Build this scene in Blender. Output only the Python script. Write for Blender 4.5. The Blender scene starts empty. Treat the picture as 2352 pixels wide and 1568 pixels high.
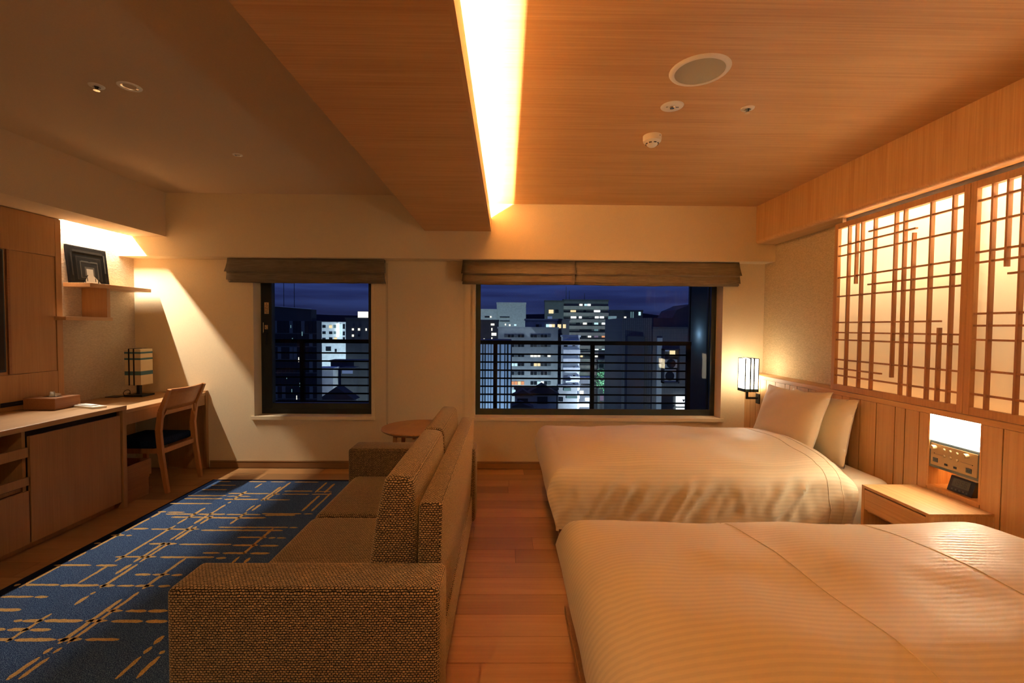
import bpy, bmesh, math, random
from mathutils import Vector, Matrix, noise
random.seed(7)
SC = bpy.context.scene
COL = SC.collection
PI = math.pi

# ------------------------------------------------------------------ camera
cam_d = bpy.data.cameras.new('camera')
cam_d.sensor_width = 36.0
cam_d.lens = 1045.0 / 2352.0 * 36.0
cam_d.clip_start = 0.02
cam_d.clip_end = 3000
cam = bpy.data.objects.new('camera', cam_d)
COL.objects.link(cam)
_r = Vector((0.99990698, -0.0114766, 0.00737047))
_u = Vector((-0.00699946, 0.03203885, 0.99946212))
_f = Vector((0.01170657, 0.99942073, -0.03195554))
cm = Matrix.Identity(4)
for i in range(3):
    cm[i][0], cm[i][1], cm[i][2] = _r[i], _u[i], -_f[i]
cm[0][3], cm[1][3], cm[2][3] = 0.0, 0.0, 1.30
cam.matrix_world = cm
SC.camera = cam

# ------------------------------------------------------------------ view
SC.view_settings.view_transform = 'Standard'
SC.view_settings.look = 'None'
SC.view_settings.gamma = 1.0
SC.view_settings.use_curve_mapping = False
SC.view_settings.exposure = 0.84

# ------------------------------------------------------------------ dusk sky
wd = bpy.data.worlds.new('dusk_sky')
SC.world = wd
wd.use_nodes = True
_nt = wd.node_tree
_nt.nodes.clear()
_o = _nt.nodes.new('ShaderNodeOutputWorld')
_b = _nt.nodes.new('ShaderNodeBackground')
_b.inputs['Strength'].default_value = 1.0
_tc = _nt.nodes.new('ShaderNodeTexCoord')
_sx = _nt.nodes.new('ShaderNodeSeparateXYZ')
_rp = _nt.nodes.new('ShaderNodeValToRGB')
_rp.color_ramp.elements[0].position = 0.0
_rp.color_ramp.elements[0].color = (0.010, 0.013, 0.036, 1)
_rp.color_ramp.elements[1].position = 0.16
_rp.color_ramp.elements[1].color = (0.018, 0.032, 0.125, 1)
_mp = _nt.nodes.new('ShaderNodeMapping')
_mp.inputs['Scale'].default_value = (1.6, 1.6, 22)
_ns = _nt.nodes.new('ShaderNodeTexNoise')
_ns.inputs['Scale'].default_value = 2.2
_ns.inputs['Detail'].default_value = 4
_cr = _nt.nodes.new('ShaderNodeValToRGB')
_cr.color_ramp.elements[0].position = 0.36
_cr.color_ramp.elements[0].color = (0.62, 0.56, 0.66, 1)
_cr.color_ramp.elements[1].position = 0.62
_cr.color_ramp.elements[1].color = (1.15, 1.2, 1.25, 1)
_mx = _nt.nodes.new('ShaderNodeMix')
_mx.data_type = 'RGBA'
_mx.blend_type = 'MULTIPLY'
_mx.inputs[0].default_value = 1.0
_nt.links.new(_tc.outputs['Generated'], _sx.inputs[0])
_nt.links.new(_sx.outputs['Z'], _rp.inputs[0])
_nt.links.new(_tc.outputs['Generated'], _mp.inputs['Vector'])
_nt.links.new(_mp.outputs[0], _ns.inputs['Vector'])
_nt.links.new(_ns.outputs[0], _cr.inputs[0])
_nt.links.new(_rp.outputs[0], _mx.inputs[6])
_nt.links.new(_cr.outputs[0], _mx.inputs[7])
_nt.links.new(_mx.outputs[2], _b.inputs['Color'])
_nt.links.new(_b.outputs[0], _o.inputs[0])

# light levels of the room's lamps and one added fill (used where each lamp is built)
WARM = (1.0, 0.785, 0.49)
SLOTW = (1.0, 0.91, 0.78)
SOFTW = (1.0, 0.88, 0.72)
W_COVE = 170.0      # strip in the ceiling soffit
W_SLOT = 30.0      # strip in the slot above the desk wall
W_SHOJI = 34.0      # strip behind each shoji screen
E_PANEL = 43.0     # bedside light panel (emission)
E_SCONCE = 9.5    # wall lamp shade (emission)
W_FILL = 11.0      # added fill lamp, unseen behind the viewpoint

# ------------------------------------------------------------------ materials
def newmat(name):
    m = bpy.data.materials.new(name)
    m.use_nodes = True
    nt = m.node_tree
    bs = nt.nodes['Principled BSDF']
    return m, nt, bs

def N(nt, t, **kw):
    n = nt.nodes.new(t)
    for k, v in kw.items():
        setattr(n, k, v)
    return n

def plain(name, col, rough=0.5, metal=0.0, spec=0.5, bump=0.0, bscale=200.0, var=0.0):
    m, nt, bs = newmat(name)
    bs.inputs['Base Color'].default_value = (*col, 1)
    bs.inputs['Roughness'].default_value = rough
    bs.inputs['Metallic'].default_value = metal
    bs.inputs['Specular IOR Level'].default_value = spec
    g = N(nt, 'ShaderNodeNewGeometry')
    if bump > 0 or var > 0:
        ns = N(nt, 'ShaderNodeTexNoise')
        ns.inputs['Scale'].default_value = bscale
        ns.inputs['Detail'].default_value = 3
        nt.links.new(g.outputs['Position'], ns.inputs['Vector'])
        if bump > 0:
            bp = N(nt, 'ShaderNodeBump')
            bp.inputs['Strength'].default_value = bump
            bp.inputs['Distance'].default_value = 0.002
            nt.links.new(ns.outputs[0], bp.inputs['Height'])
            nt.links.new(bp.outputs[0], bs.inputs['Normal'])
        if var > 0:
            cr = N(nt, 'ShaderNodeValToRGB')
            cr.color_ramp.elements[0].position = 0.3
            cr.color_ramp.elements[1].position = 0.7
            cr.color_ramp.elements[0].color = (*[c * (1 - var) for c in col], 1)
            cr.color_ramp.elements[1].color = (*[min(1, c * (1 + var)) for c in col], 1)
            nt.links.new(ns.outputs[0], cr.inputs[0])
            nt.links.new(cr.outputs[0], bs.inputs['Base Color'])
    return m

def emit(name, col, strength):
    m, nt, bs = newmat(name)
    nt.nodes.remove(bs)
    e = N(nt, 'ShaderNodeEmission')
    e.inputs['Color'].default_value = (*col, 1)
    e.inputs['Strength'].default_value = strength
    nt.links.new(e.outputs[0], nt.nodes['Material Output'].inputs['Surface'])
    return m

def wood(name, dark, light, axis='x', across=90.0, along=2.0, rough=0.45, rnd=0.0, bump=0.12, fig=0.35, seed=0.0):
    """grain runs along the world axis given"""
    m, nt, bs = newmat(name)
    g = N(nt, 'ShaderNodeNewGeometry')
    oi = N(nt, 'ShaderNodeObjectInfo')
    add = N(nt, 'ShaderNodeVectorMath', operation='ADD')
    comb = N(nt, 'ShaderNodeCombineXYZ')
    mul = N(nt, 'ShaderNodeMath', operation='MULTIPLY')
    mul.inputs[1].default_value = 37.0 if rnd > 0 else 0.0
    nt.links.new(oi.outputs['Random'], mul.inputs[0])
    for k in range(3):
        nt.links.new(mul.outputs[0], comb.inputs[k])
    nt.links.new(g.outputs['Position'], add.inputs[0])
    nt.links.new(comb.outputs[0], add.inputs[1])
    mp = N(nt, 'ShaderNodeMapping')
    sc = {'x': (along, across, across), 'y': (across, along, across), 'z': (across, across, along)}[axis]
    mp.inputs['Scale'].default_value = sc
    mp.inputs['Location'].default_value = (seed, seed, seed)
    nt.links.new(add.outputs[0], mp.inputs['Vector'])
    n1 = N(nt, 'ShaderNodeTexNoise')
    n1.inputs['Scale'].default_value = 1.0
    n1.inputs['Detail'].default_value = 5
    n1.inputs['Roughness'].default_value = 0.6
    nt.links.new(mp.outputs[0], n1.inputs['Vector'])
    mp2 = N(nt, 'ShaderNodeMapping')
    mp2.inputs['Scale'].default_value = tuple(s * (0.10 if s == across else 0.7) for s in sc)
    nt.links.new(add.outputs[0], mp2.inputs['Vector'])
    n2 = N(nt, 'ShaderNodeTexNoise')
    n2.inputs['Scale'].default_value = 1.0
    n2.inputs['Detail'].default_value = 3
    n2.inputs['Distortion'].default_value = 0.6
    nt.links.new(mp2.outputs[0], n2.inputs['Vector'])
    mixf = N(nt, 'ShaderNodeMix')
    mixf.inputs[0].default_value = fig
    nt.links.new(n1.outputs[0], mixf.inputs[2])
    nt.links.new(n2.outputs[0], mixf.inputs[3])
    cr = N(nt, 'ShaderNodeValToRGB')
    cr.color_ramp.elements[0].position = 0.32
    cr.color_ramp.elements[1].position = 0.66
    cr.color_ramp.elements[0].color = (*dark, 1)
    cr.color_ramp.elements[1].color = (*light, 1)
    nt.links.new(mixf.outputs[0], cr.inputs[0])
    last = cr.outputs[0]
    if rnd > 0:
        hsv = N(nt, 'ShaderNodeHueSaturation')
        mr = N(nt, 'ShaderNodeMapRange')
        mr.inputs['To Min'].default_value = 1 - rnd
        mr.inputs['To Max'].default_value = 1 + rnd
        nt.links.new(oi.outputs['Random'], mr.inputs['Value'])
        nt.links.new(mr.outputs[0], hsv.inputs['Value'])
        nt.links.new(last, hsv.inputs['Color'])
        last = hsv.outputs[0]
    nt.links.new(last, bs.inputs['Base Color'])
    bs.inputs['Roughness'].default_value = rough
    bp = N(nt, 'ShaderNodeBump')
    bp.inputs['Strength'].default_value = bump
    bp.inputs['Distance'].default_value = 0.001
    nt.links.new(n1.outputs[0], bp.inputs['Height'])
    nt.links.new(bp.outputs[0], bs.inputs['Normal'])
    return m

def wallpaper(name, col, axis_scale, bump=0.3, var=0.06, rough=0.85):
    m, nt, bs = newmat(name)
    g = N(nt, 'ShaderNodeNewGeometry')
    mp = N(nt, 'ShaderNodeMapping')
    mp.inputs['Scale'].default_value = axis_scale
    nt.links.new(g.outputs['Position'], mp.inputs['Vector'])
    ns = N(nt, 'ShaderNodeTexNoise')
    ns.inputs['Scale'].default_value = 1.0
    ns.inputs['Detail'].default_value = 4
    nt.links.new(mp.outputs[0], ns.inputs['Vector'])
    cr = N(nt, 'ShaderNodeValToRGB')
    cr.color_ramp.elements[0].position = 0.3
    cr.color_ramp.elements[1].position = 0.7
    cr.color_ramp.elements[0].color = (*[c * (1 - var) for c in col], 1)
    cr.color_ramp.elements[1].color = (*[min(1, c * (1 + var)) for c in col], 1)
    nt.links.new(ns.outputs[0], cr.inputs[0])
    nt.links.new(cr.outputs[0], bs.inputs['Base Color'])
    bs.inputs['Roughness'].default_value = rough
    bs.inputs['Specular IOR Level'].default_value = 0.2
    bp = N(nt, 'ShaderNodeBump')
    bp.inputs['Strength'].default_value = bump
    bp.inputs['Distance'].default_value = 0.003
    nt.links.new(ns.outputs[0], bp.inputs['Height'])
    nt.links.new(bp.outputs[0], bs.inputs['Normal'])
    return m

def weave(name, thread, gap, sx=0.0105, sy=0.0072):
    """coarse bouclé weave: small blocks with dark gaps, on metre-scaled UVs"""
    m, nt, bs = newmat(name)
    uv = N(nt, 'ShaderNodeUVMap')
    uv.uv_map = 'UVMap'
    ns = N(nt, 'ShaderNodeTexNoise')
    ns.inputs['Scale'].default_value = 70
    ns.inputs['Detail'].default_value = 2
    nt.links.new(uv.outputs[0], ns.inputs['Vector'])
    sub = N(nt, 'ShaderNodeVectorMath', operation='SUBTRACT')
    sub.inputs[1].default_value = (0.5, 0.5, 0.5)
    nt.links.new(ns.outputs['Color'], sub.inputs[0])
    scl = N(nt, 'ShaderNodeVectorMath', operation='SCALE')
    scl.inputs['Scale'].default_value = 0.007
    nt.links.new(sub.outputs[0], scl.inputs[0])
    ad = N(nt, 'ShaderNodeVectorMath', operation='ADD')
    nt.links.new(uv.outputs[0], ad.inputs[0])
    nt.links.new(scl.outputs[0], ad.inputs[1])
    br = N(nt, 'ShaderNodeTexBrick')
    br.inputs['Scale'].default_value = 1.0
    br.inputs['Brick Width'].default_value = sx
    br.inputs['Row Height'].default_value = sy
    br.inputs['Mortar Size'].default_value = 0.0019
    br.inputs['Mortar Smooth'].default_value = 0.6
    br.inputs['Color1'].default_value = (*[c * 0.75 for c in thread], 1)
    br.inputs['Color2'].default_value = (*[min(1, c * 1.2) for c in thread], 1)
    br.inputs['Mortar'].default_value = (*gap, 1)
    nt.links.new(ad.outputs[0], br.inputs['Vector'])
    nt.links.new(br.outputs['Color'], bs.inputs['Base Color'])
    bs.inputs['Roughness'].default_value = 0.95
    bs.inputs['Specular IOR Level'].default_value = 0.1
    bs.inputs['Sheen Weight'].default_value = 0.5
    bs.inputs['Sheen Roughness'].default_value = 0.45
    bs.inputs['Sheen Tint'].default_value = (1.0, 0.78, 0.48, 1)
    inv = N(nt, 'ShaderNodeMath', operation='SUBTRACT')
    inv.inputs[0].default_value = 1.0
    nt.links.new(br.outputs['Fac'], inv.inputs[1])
    bp = N(nt, 'ShaderNodeBump')
    bp.inputs['Strength'].default_value = 0.6
    bp.inputs['Distance'].default_value = 0.002
    nt.links.new(inv.outputs[0], bp.inputs['Height'])
    nt.links.new(bp.outputs[0], bs.inputs['Normal'])
    return m

def linen(name, col, stripes=True):
    """satin-striped bed linen; stripes run along world X"""
    m, nt, bs = newmat(name)
    bs.inputs['Roughness'].default_value = 0.6
    bs.inputs['Specular IOR Level'].default_value = 0.25
    bs.inputs['Base Color'].default_value = (*col, 1)
    try:
        bs.inputs['Sheen Weight'].default_value = 0.15
    except Exception:
        pass
    if stripes:
        uv = N(nt, 'ShaderNodeUVMap')
        uv.uv_map = 'UVMap'
        wv = N(nt, 'ShaderNodeTexWave', wave_type='BANDS', bands_direction='Y')
        wv.inputs['Scale'].default_value = 0.314159 / 0.021 / 0.314159 * 0.314
        wv.inputs['Distortion'].default_value = 0.0
        nt.links.new(uv.outputs[0], wv.inputs['Vector'])
        cr = N(nt, 'ShaderNodeValToRGB')
        cr.color_ramp.elements[0].position = 0.42
        cr.color_ramp.elements[1].position = 0.58
        cr.color_ramp.elements[0].color = (*[c * 0.93 for c in col], 1)
        cr.color_ramp.elements[1].color = (*col, 1)
        nt.links.new(wv.outputs[0], cr.inputs[0])
        nt.links.new(cr.outputs[0], bs.inputs['Base Color'])
        rr = N(nt, 'ShaderNodeMapRange')
        rr.inputs['To Min'].default_value = 0.72
        rr.inputs['To Max'].default_value = 0.42
        nt.links.new(wv.outputs[0], rr.inputs['Value'])
        nt.links.new(rr.outputs[0], bs.inputs['Roughness'])
        bp = N(nt, 'ShaderNodeBump')
        bp.inputs['Strength'].default_value = 0.14
        bp.inputs['Distance'].default_value = 0.002
        nt.links.new(wv.outputs[0], bp.inputs['Height'])
        nt.links.new(bp.outputs[0], bs.inputs['Normal'])
    return m

def rugmat(name, c0, c1, c2):
    m, nt, bs = newmat(name)
    g = N(nt, 'ShaderNodeNewGeometry')
    ns = N(nt, 'ShaderNodeTexNoise')
    ns.inputs['Scale'].default_value = 330
    ns.inputs['Detail'].default_value = 2
    nt.links.new(g.outputs['Position'], ns.inputs['Vector'])
    cr = N(nt, 'ShaderNodeValToRGB')
    e = cr.color_ramp.elements
    e[0].position = 0.36
    e[0].color = (*c0, 1)
    e[1].position = 0.52
    e[1].color = (*c1, 1)
    k = e.new(0.68)
    k.color = (*c2, 1)
    nt.links.new(ns.outputs[0], cr.inputs[0])
    nt.links.new(cr.outputs[0], bs.inputs['Base Color'])
    bs.inputs['Roughness'].default_value = 1.0
    bs.inputs['Specular IOR Level'].default_value = 0.05
    bp = N(nt, 'ShaderNodeBump')
    bp.inputs['Strength'].default_value = 0.8
    bp.inputs['Distance'].default_value = 0.004
    nt.links.new(ns.outputs[0], bp.inputs['Height'])
    nt.links.new(bp.outputs[0], bs.inputs['Normal'])
    return m

def paper(name, col, trans=0.75):
    m, nt, bs = newmat(name)
    nt.nodes.remove(bs)
    d = N(nt, 'ShaderNodeBsdfDiffuse')
    t = N(nt, 'ShaderNodeBsdfTranslucent')
    d.inputs['Color'].default_value = (*col, 1)
    t.inputs['Color'].default_value = (*col, 1)
    mx = N(nt, 'ShaderNodeMixShader')
    mx.inputs[0].default_value = trans
    nt.links.new(d.outputs[0], mx.inputs[1])
    nt.links.new(t.outputs[0], mx.inputs[2])
    nt.links.new(mx.outputs[0], nt.nodes['Material Output'].inputs['Surface'])
    return m

def paneglass(name):
    m, nt, bs = newmat(name)
    nt.nodes.remove(bs)
    t = N(nt, 'ShaderNodeBsdfTransparent')
    t.inputs['Color'].default_value = (0.9, 0.94, 0.96, 1)
    gl = N(nt, 'ShaderNodeBsdfGlossy')
    gl.inputs['Roughness'].default_value = 0.0
    fr = N(nt, 'ShaderNodeFresnel')
    fr.inputs['IOR'].default_value = 1.22
    mx = N(nt, 'ShaderNodeMixShader')
    nt.links.new(fr.outputs[0], mx.inputs[0])
    nt.links.new(t.outputs[0], mx.inputs[1])
    nt.links.new(gl.outputs[0], mx.inputs[2])
    nt.links.new(mx.outputs[0], nt.nodes['Material Output'].inputs['Surface'])
    return m

M = {}
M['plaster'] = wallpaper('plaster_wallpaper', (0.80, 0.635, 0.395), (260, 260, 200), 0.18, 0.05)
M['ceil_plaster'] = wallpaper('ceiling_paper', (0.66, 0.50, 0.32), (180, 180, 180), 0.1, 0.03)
M['headwall'] = wallpaper('woven_headwall', (0.56, 0.43, 0.25), (150, 60, 190), 0.7, 0.16)
M['deskwall'] = wallpaper('woven_deskwall', (0.52, 0.415, 0.295), (150, 60, 170), 0.6, 0.14)
OAK_D, OAK_L = (0.50, 0.255, 0.085), (0.68, 0.40, 0.165)
M['oak_x'] = wood('oak_grain_across', OAK_D, OAK_L, 'x', 110, 1.6, 0.5, bump=0.15)
M['oak_z'] = wood('oak_grain_upright', OAK_D, OAK_L, 'z', 110, 2.0, 0.5, bump=0.12)
M['oak_y'] = wood('oak_grain_deep', OAK_D, OAK_L, 'y', 110, 1.8, 0.42, bump=0.10)
M['board'] = wood('oak_board', (0.50, 0.27, 0.105), (0.64, 0.39, 0.175), 'z', 80, 2.2, 0.42, rnd=0.06, bump=0.1)
M['lattice'] = wood('cedar_lattice', (0.30, 0.125, 0.045), (0.42, 0.19, 0.07), 'z', 120, 3, 0.5, rnd=0.05)
M['frame_wood'] = wood('cedar_frame', (0.42, 0.20, 0.075), (0.55, 0.29, 0.11), 'z', 120, 3, 0.45)
M['chairwood'] = wood('cherry_chair', (0.42, 0.15, 0.040), (0.56, 0.235, 0.065), 'z', 120, 3, 0.38)
M['cabwood'] = wood('cabinet_veneer', (0.35, 0.165, 0.058), (0.45, 0.235, 0.088), 'z', 150, 3, 0.45, bump=0.08)
M['topwood'] = wood('worktop_veneer', (0.44, 0.235, 0.10), (0.56, 0.33, 0.15), 'y', 120, 2, 0.38, bump=0.08)
M['darkbox'] = wood('walnut_box', (0.26, 0.10, 0.035), (0.36, 0.16, 0.06), 'y', 120, 3, 0.4)
M['plank'] = wood('floor_plank', (0.36, 0.165, 0.055), (0.49, 0.255, 0.095), 'x', 70, 1.5, 0.42, rnd=0.24, bump=0.06, fig=0.5)
M['basewood'] = wood('baseboard_wood', (0.26, 0.125, 0.045), (0.34, 0.18, 0.07), 'x', 120, 2, 0.4)
M['subfloor'] = plain('subfloor', (0.12, 0.06, 0.025), 0.7)
M['sofa'] = weave('sofa_weave', (0.41, 0.255, 0.12), (0.010, 0.008, 0.005))
M['linen'] = linen('striped_linen', (0.83, 0.705, 0.485), True)
M['sheet'] = linen('plain_sheet', (0.83, 0.71, 0.50), False)
M['rug'] = rugmat('navy_pile', (0.014, 0.030, 0.092), (0.050, 0.098, 0.225), (0.23, 0.35, 0.54))
M['rug_edge'] = rugmat('navy_edge', (0.003, 0.006, 0.020), (0.007, 0.013, 0.038), (0.014, 0.024, 0.06))
M['rug_line'] = rugmat('ochre_pile', (0.48, 0.27, 0.085), (0.74, 0.46, 0.17), (0.90, 0.64, 0.29))
M['navy'] = rugmat('navy_upholstery', (0.004, 0.008, 0.020), (0.010, 0.018, 0.042), (0.03, 0.045, 0.08))
M['blind'] = wood('blind_cloth', (0.10, 0.075, 0.045), (0.22, 0.165, 0.10), 'x', 330, 6, 0.9, bump=0.4, fig=0.2)
M['alu'] = plain('dark_aluminium', (0.022, 0.026, 0.024), 0.45, 0.3)
M['black'] = plain('black_plastic', (0.010, 0.010, 0.011), 0.4)
M['blackmetal'] = plain('black_metal', (0.015, 0.015, 0.016), 0.5, 0.4)
M['boxbrown'] = plain('light_box_liner', (0.28, 0.20, 0.12), 0.8)
M['railblack'] = plain('rail_black', (0.006, 0.006, 0.007), 0.8, spec=0.1)
M['void'] = plain('dark_gap', (0.02, 0.012, 0.008), 0.9)
M['white'] = plain('white_plastic', (0.78, 0.72, 0.62), 0.4)
M['grille'] = plain('speaker_grille', (0.42, 0.38, 0.27), 0.7, bump=0.5, bscale=900)
M['chrome'] = plain('chrome', (0.8, 0.78, 0.72), 0.12, 1.0)
M['brass'] = plain('brass_plate', (0.46, 0.33, 0.17), 0.45, 0.25)
M['tealgrey'] = plain('grey_surround', (0.075, 0.10, 0.11), 0.5)
M['socket'] = plain('socket_grey', (0.05, 0.065, 0.075), 0.4)
M['lcd'] = plain('lcd_grey', (0.085, 0.095, 0.085), 0.25)
M['paper'] = paper('shoji_paper', (0.88, 0.81, 0.67), 0.55)
M['glass'] = paneglass('window_glass')
M['panel_light'] = emit('bedside_panel_glow', (1.0, 0.84, 0.60), E_PANEL)
M['sconce_glow'] = emit('sconce_paper_glow', (1.0, 0.88, 0.64), E_SCONCE)
M['led'] = emit('led_strip_glow', (1.0, 0.78, 0.5), 12)
M['shade_paper'] = plain('shade_paper', (0.72, 0.58, 0.34), 0.8, bump=0.3, bscale=300)
M['shade_teal'] = plain('shade_teal', (0.055, 0.13, 0.15), 0.8)
M['tissue'] = plain('tissue_paper', (0.85, 0.8, 0.72), 0.9)
M['sticker'] = plain('sticker_paper', (0.75, 0.47, 0.24), 0.7)
M['stickerink'] = plain('sticker_ink', (0.10, 0.05, 0.03), 0.7)

# ------------------------------------------------------------------ mesh helpers
def boxuv(me):
    if not me.uv_layers:
        me.uv_layers.new(name='UVMap')
    uvl = me.uv_layers[0].data
    for p in me.polygons:
        n = p.normal
        ax = max(range(3), key=lambda k: abs(n[k]))
        for li in p.loop_indices:
            co = me.vertices[me.loops[li].vertex_index].co
            if ax == 0:
                uvl[li].uv = (co.y, co.z)
            elif ax == 1:
                uvl[li].uv = (co.x, co.z)
            else:
                uvl[li].uv = (co.x, co.y)

class MB:
    def __init__(self):
        self.bm = bmesh.new()
    def box(self, x0, x1, y0, y1, z0, z1, bev=0.0, seg=2):
        b = bmesh.new()
        bmesh.ops.create_cube(b, size=1.0)
        for v in b.verts:
            v.co = Vector((x0 + (v.co.x + .5) * (x1 - x0), y0 + (v.co.y + .5) * (y1 - y0), z0 + (v.co.z + .5) * (z1 - z0)))
        if bev > 0:
            bmesh.ops.bevel(b, geom=list(b.edges), offset=bev, segments=seg, profile=0.5, affect='EDGES')
        self._join(b)
        return self
    def _join(self, b, mat=None):
        if mat is not None:
            bmesh.ops.transform(b, matrix=mat, verts=b.verts)
        me = bpy.data.meshes.new('tmp')
        b.to_mesh(me)
        b.free()
        self.bm.from_mesh(me)
        bpy.data.meshes.remove(me)
    def cyl(self, c, r, h, axis='z', n=24, r2=None, bev=0.0):
        b = bmesh.new()
        bmesh.ops.create_cone(b, cap_ends=True, segments=n, radius1=r, radius2=r if r2 is None else r2, depth=h)
        if bev > 0:
            es = [e for e in b.edges if len(e.link_faces) == 2 and any(len(f.verts) > 4 for f in e.link_faces)]
            bmesh.ops.bevel(b, geom=es, offset=bev, segments=2, affect='EDGES')
        if axis == 'x':
            R = Matrix.Rotation(PI / 2, 4, 'Y')
        elif axis == 'y':
            R = Matrix.Rotation(-PI / 2, 4, 'X')
        else:
            R = Matrix.Identity(4)
        self._join(b, Matrix.Translation(c) @ R)
        return self
    def lathe(self, c, prof, n=32, axis='z'):
        """prof: list of (radius, height); closed to the axis where radius is 0"""
        b = bmesh.new()
        rings = []
        for r, h in prof:
            if r < 1e-6:
                rings.append([b.verts.new((0, 0, h))])
            else:
                rings.append([b.verts.new((r * math.cos(2 * PI * i / n), r * math.sin(2 * PI * i / n), h)) for i in range(n)])
        for a, d in zip(rings, rings[1:]):
            for i in range(n):
                j = (i + 1) % n
                if len(a) == 1 and len(d) == 1:
                    continue
                if len(a) == 1:
                    b.faces.new((a[0], d[i], d[j]))
                elif len(d) == 1:
                    b.faces.new((a[i], a[j], d[0]))
                else:
                    b.faces.new((a[i], a[j], d[j], d[i]))
        bmesh.ops.recalc_face_normals(b, faces=b.faces)
        R = Matrix.Rotation(-PI / 2, 4, 'Y') if axis == 'x' else Matrix.Identity(4)
        self._join(b, Matrix.Translation(c) @ R)
        return self
    def tube(self, pts, r, n=8):
        b = bmesh.new()
        rings = []
        pts = [Vector(p) for p in pts]
        for i, p in enumerate(pts):
            d = (pts[min(i + 1, len(pts) - 1)] - pts[max(i - 1, 0)]).normalized()
            up = Vector((0, 0, 1)) if abs(d.z) < .9 else Vector((1, 0, 0))
            s = d.cross(up).normalized()
            t = s.cross(d)
            rings.append([b.verts.new(p + r * (math.cos(2 * PI * k / n) * s + math.sin(2 * PI * k / n) * t)) for k in range(n)])
        for a, c in zip(rings, rings[1:]):
            for k in range(n):
                b.faces.new((a[k], a[(k + 1) % n], c[(k + 1) % n], c[k]))
        b.faces.new(rings[0])
        b.faces.new(rings[-1])
        bmesh.ops.recalc_face_normals(b, faces=b.faces)
        self._join(b)
        return self
    def prism(self, poly, axis, a0, a1, bev=0.0, seg=2):
        """poly: 2D points in the two axes other than `axis` (in xyz order)"""
        b = bmesh.new()
        def mk(p, a):
            if axis == 'x':
                return (a, p[0], p[1])
            if axis == 'y':
                return (p[0], a, p[1])
            return (p[0], p[1], a)
        v0 = [b.verts.new(mk(p, a0)) for p in poly]
        v1 = [b.verts.new(mk(p, a1)) for p in poly]
        n = len(poly)
        b.faces.new(v0)
        b.faces.new(v1)
        for i in range(n):
            b.faces.new((v0[i], v0[(i + 1) % n], v1[(i + 1) % n], v1[i]))
        bmesh.ops.recalc_face_normals(b, faces=b.faces)
        if bev > 0:
            bmesh.ops.bevel(b, geom=list(b.edges), offset=bev, segments=seg, profile=0.5, affect='EDGES')
        self._join(b)
        return self
    def bar(self, p, q, w, d, w2=None, d2=None, bev=0.0, side=None):
        """square bar from p to q; w along `side`, d across"""
        p, q = Vector(p), Vector(q)
        ax = (q - p).normalized()
        s = Vector(side) if side else (Vector((0, 1, 0)) if abs(ax.y) < .9 else Vector((1, 0, 0)))
        s = (s - ax * s.dot(ax)).normalized()
        t = ax.cross(s)
        w2 = w if w2 is None else w2
        d2 = d if d2 is None else d2
        b = bmesh.new()
        A = [b.verts.new(p + s * (w / 2 * i) + t * (d / 2 * j)) for i, j in ((-1, -1), (1, -1), (1, 1), (-1, 1))]
        B_ = [b.verts.new(q + s * (w2 / 2 * i) + t * (d2 / 2 * j)) for i, j in ((-1, -1), (1, -1), (1, 1), (-1, 1))]
        b.faces.new(A)
        b.faces.new(B_)
        for i in range(4):
            b.faces.new((A[i], A[(i + 1) % 4], B_[(i + 1) % 4], B_[i]))
        bmesh.ops.recalc_face_normals(b, faces=b.faces)
        if bev > 0:
            bmesh.ops.bevel(b, geom=list(b.edges), offset=bev, segments=2, affect='EDGES')
        self._join(b)
        return self
    def quad(self, pts):
        vs = [self.bm.verts.new(p) for p in pts]
        self.bm.faces.new(vs)
        return self
    def grid(self, nu, nv, fn, close=False):
        b = self.bm
        V = [[b.verts.new(fn(i / nu, j / nv)) for j in range(nv + 1)] for i in range(nu + 1)]
        for i in range(nu):
            for j in range(nv):
                b.faces.new((V[i][j], V[i + 1][j], V[i + 1][j + 1], V[i][j + 1]))
        return self
    def build(self, name, mat, parent=None, smooth=False, label=None, cat=None, group=None, kind=None, uv=True):
        me = bpy.data.meshes.new(name)
        self.bm.to_mesh(me)
        self.bm.free()
        if smooth:
            for p in me.polygons:
                p.use_smooth = True
            try:
                me.set_sharp_from_angle(angle=math.radians(40))
            except Exception:
                pass
        if uv:
            boxuv(me)
        if parent is not None:
            off = wloc(parent)
            me.transform(Matrix.Translation(-off))
        me.materials.append(M[mat] if isinstance(mat, str) else mat)
        o = bpy.data.objects.new(name, me)
        COL.objects.link(o)
        if parent is not None:
            o.parent = parent
        tag(o, label, cat, group, kind)
        return o

WL = {}
def wloc(o):
    p = Vector((0, 0, 0))
    while o is not None:
        p = p + Vector(o.location)
        o = o.parent
    return p

def tag(o, label=None, cat=None, group=None, kind=None):
    if label:
        o['label'] = label
    if cat:
        o['category'] = cat
    if group:
        o['group'] = group
    if kind:
        o['kind'] = kind
    return o

def thing(name, loc, label, cat, group=None, kind=None):
    o = bpy.data.objects.new(name, None)
    o.empty_display_size = 0.1
    COL.objects.link(o)
    o.location = loc
    return tag(o, label, cat, group, kind)

UNIT = {}
def unitbox(mat, bev=0.0):
    """shared unit cube mesh for each material"""
    k = (mat if isinstance(mat, str) else mat.name, bev)
    if k not in UNIT:
        b = bmesh.new()
        bmesh.ops.create_cube(b, size=1.0)
        me = bpy.data.meshes.new('piece')
        b.to_mesh(me)
        b.free()
        me.materials.append(M[mat] if isinstance(mat, str) else mat)
        UNIT[k] = me
    return UNIT[k]

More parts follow.
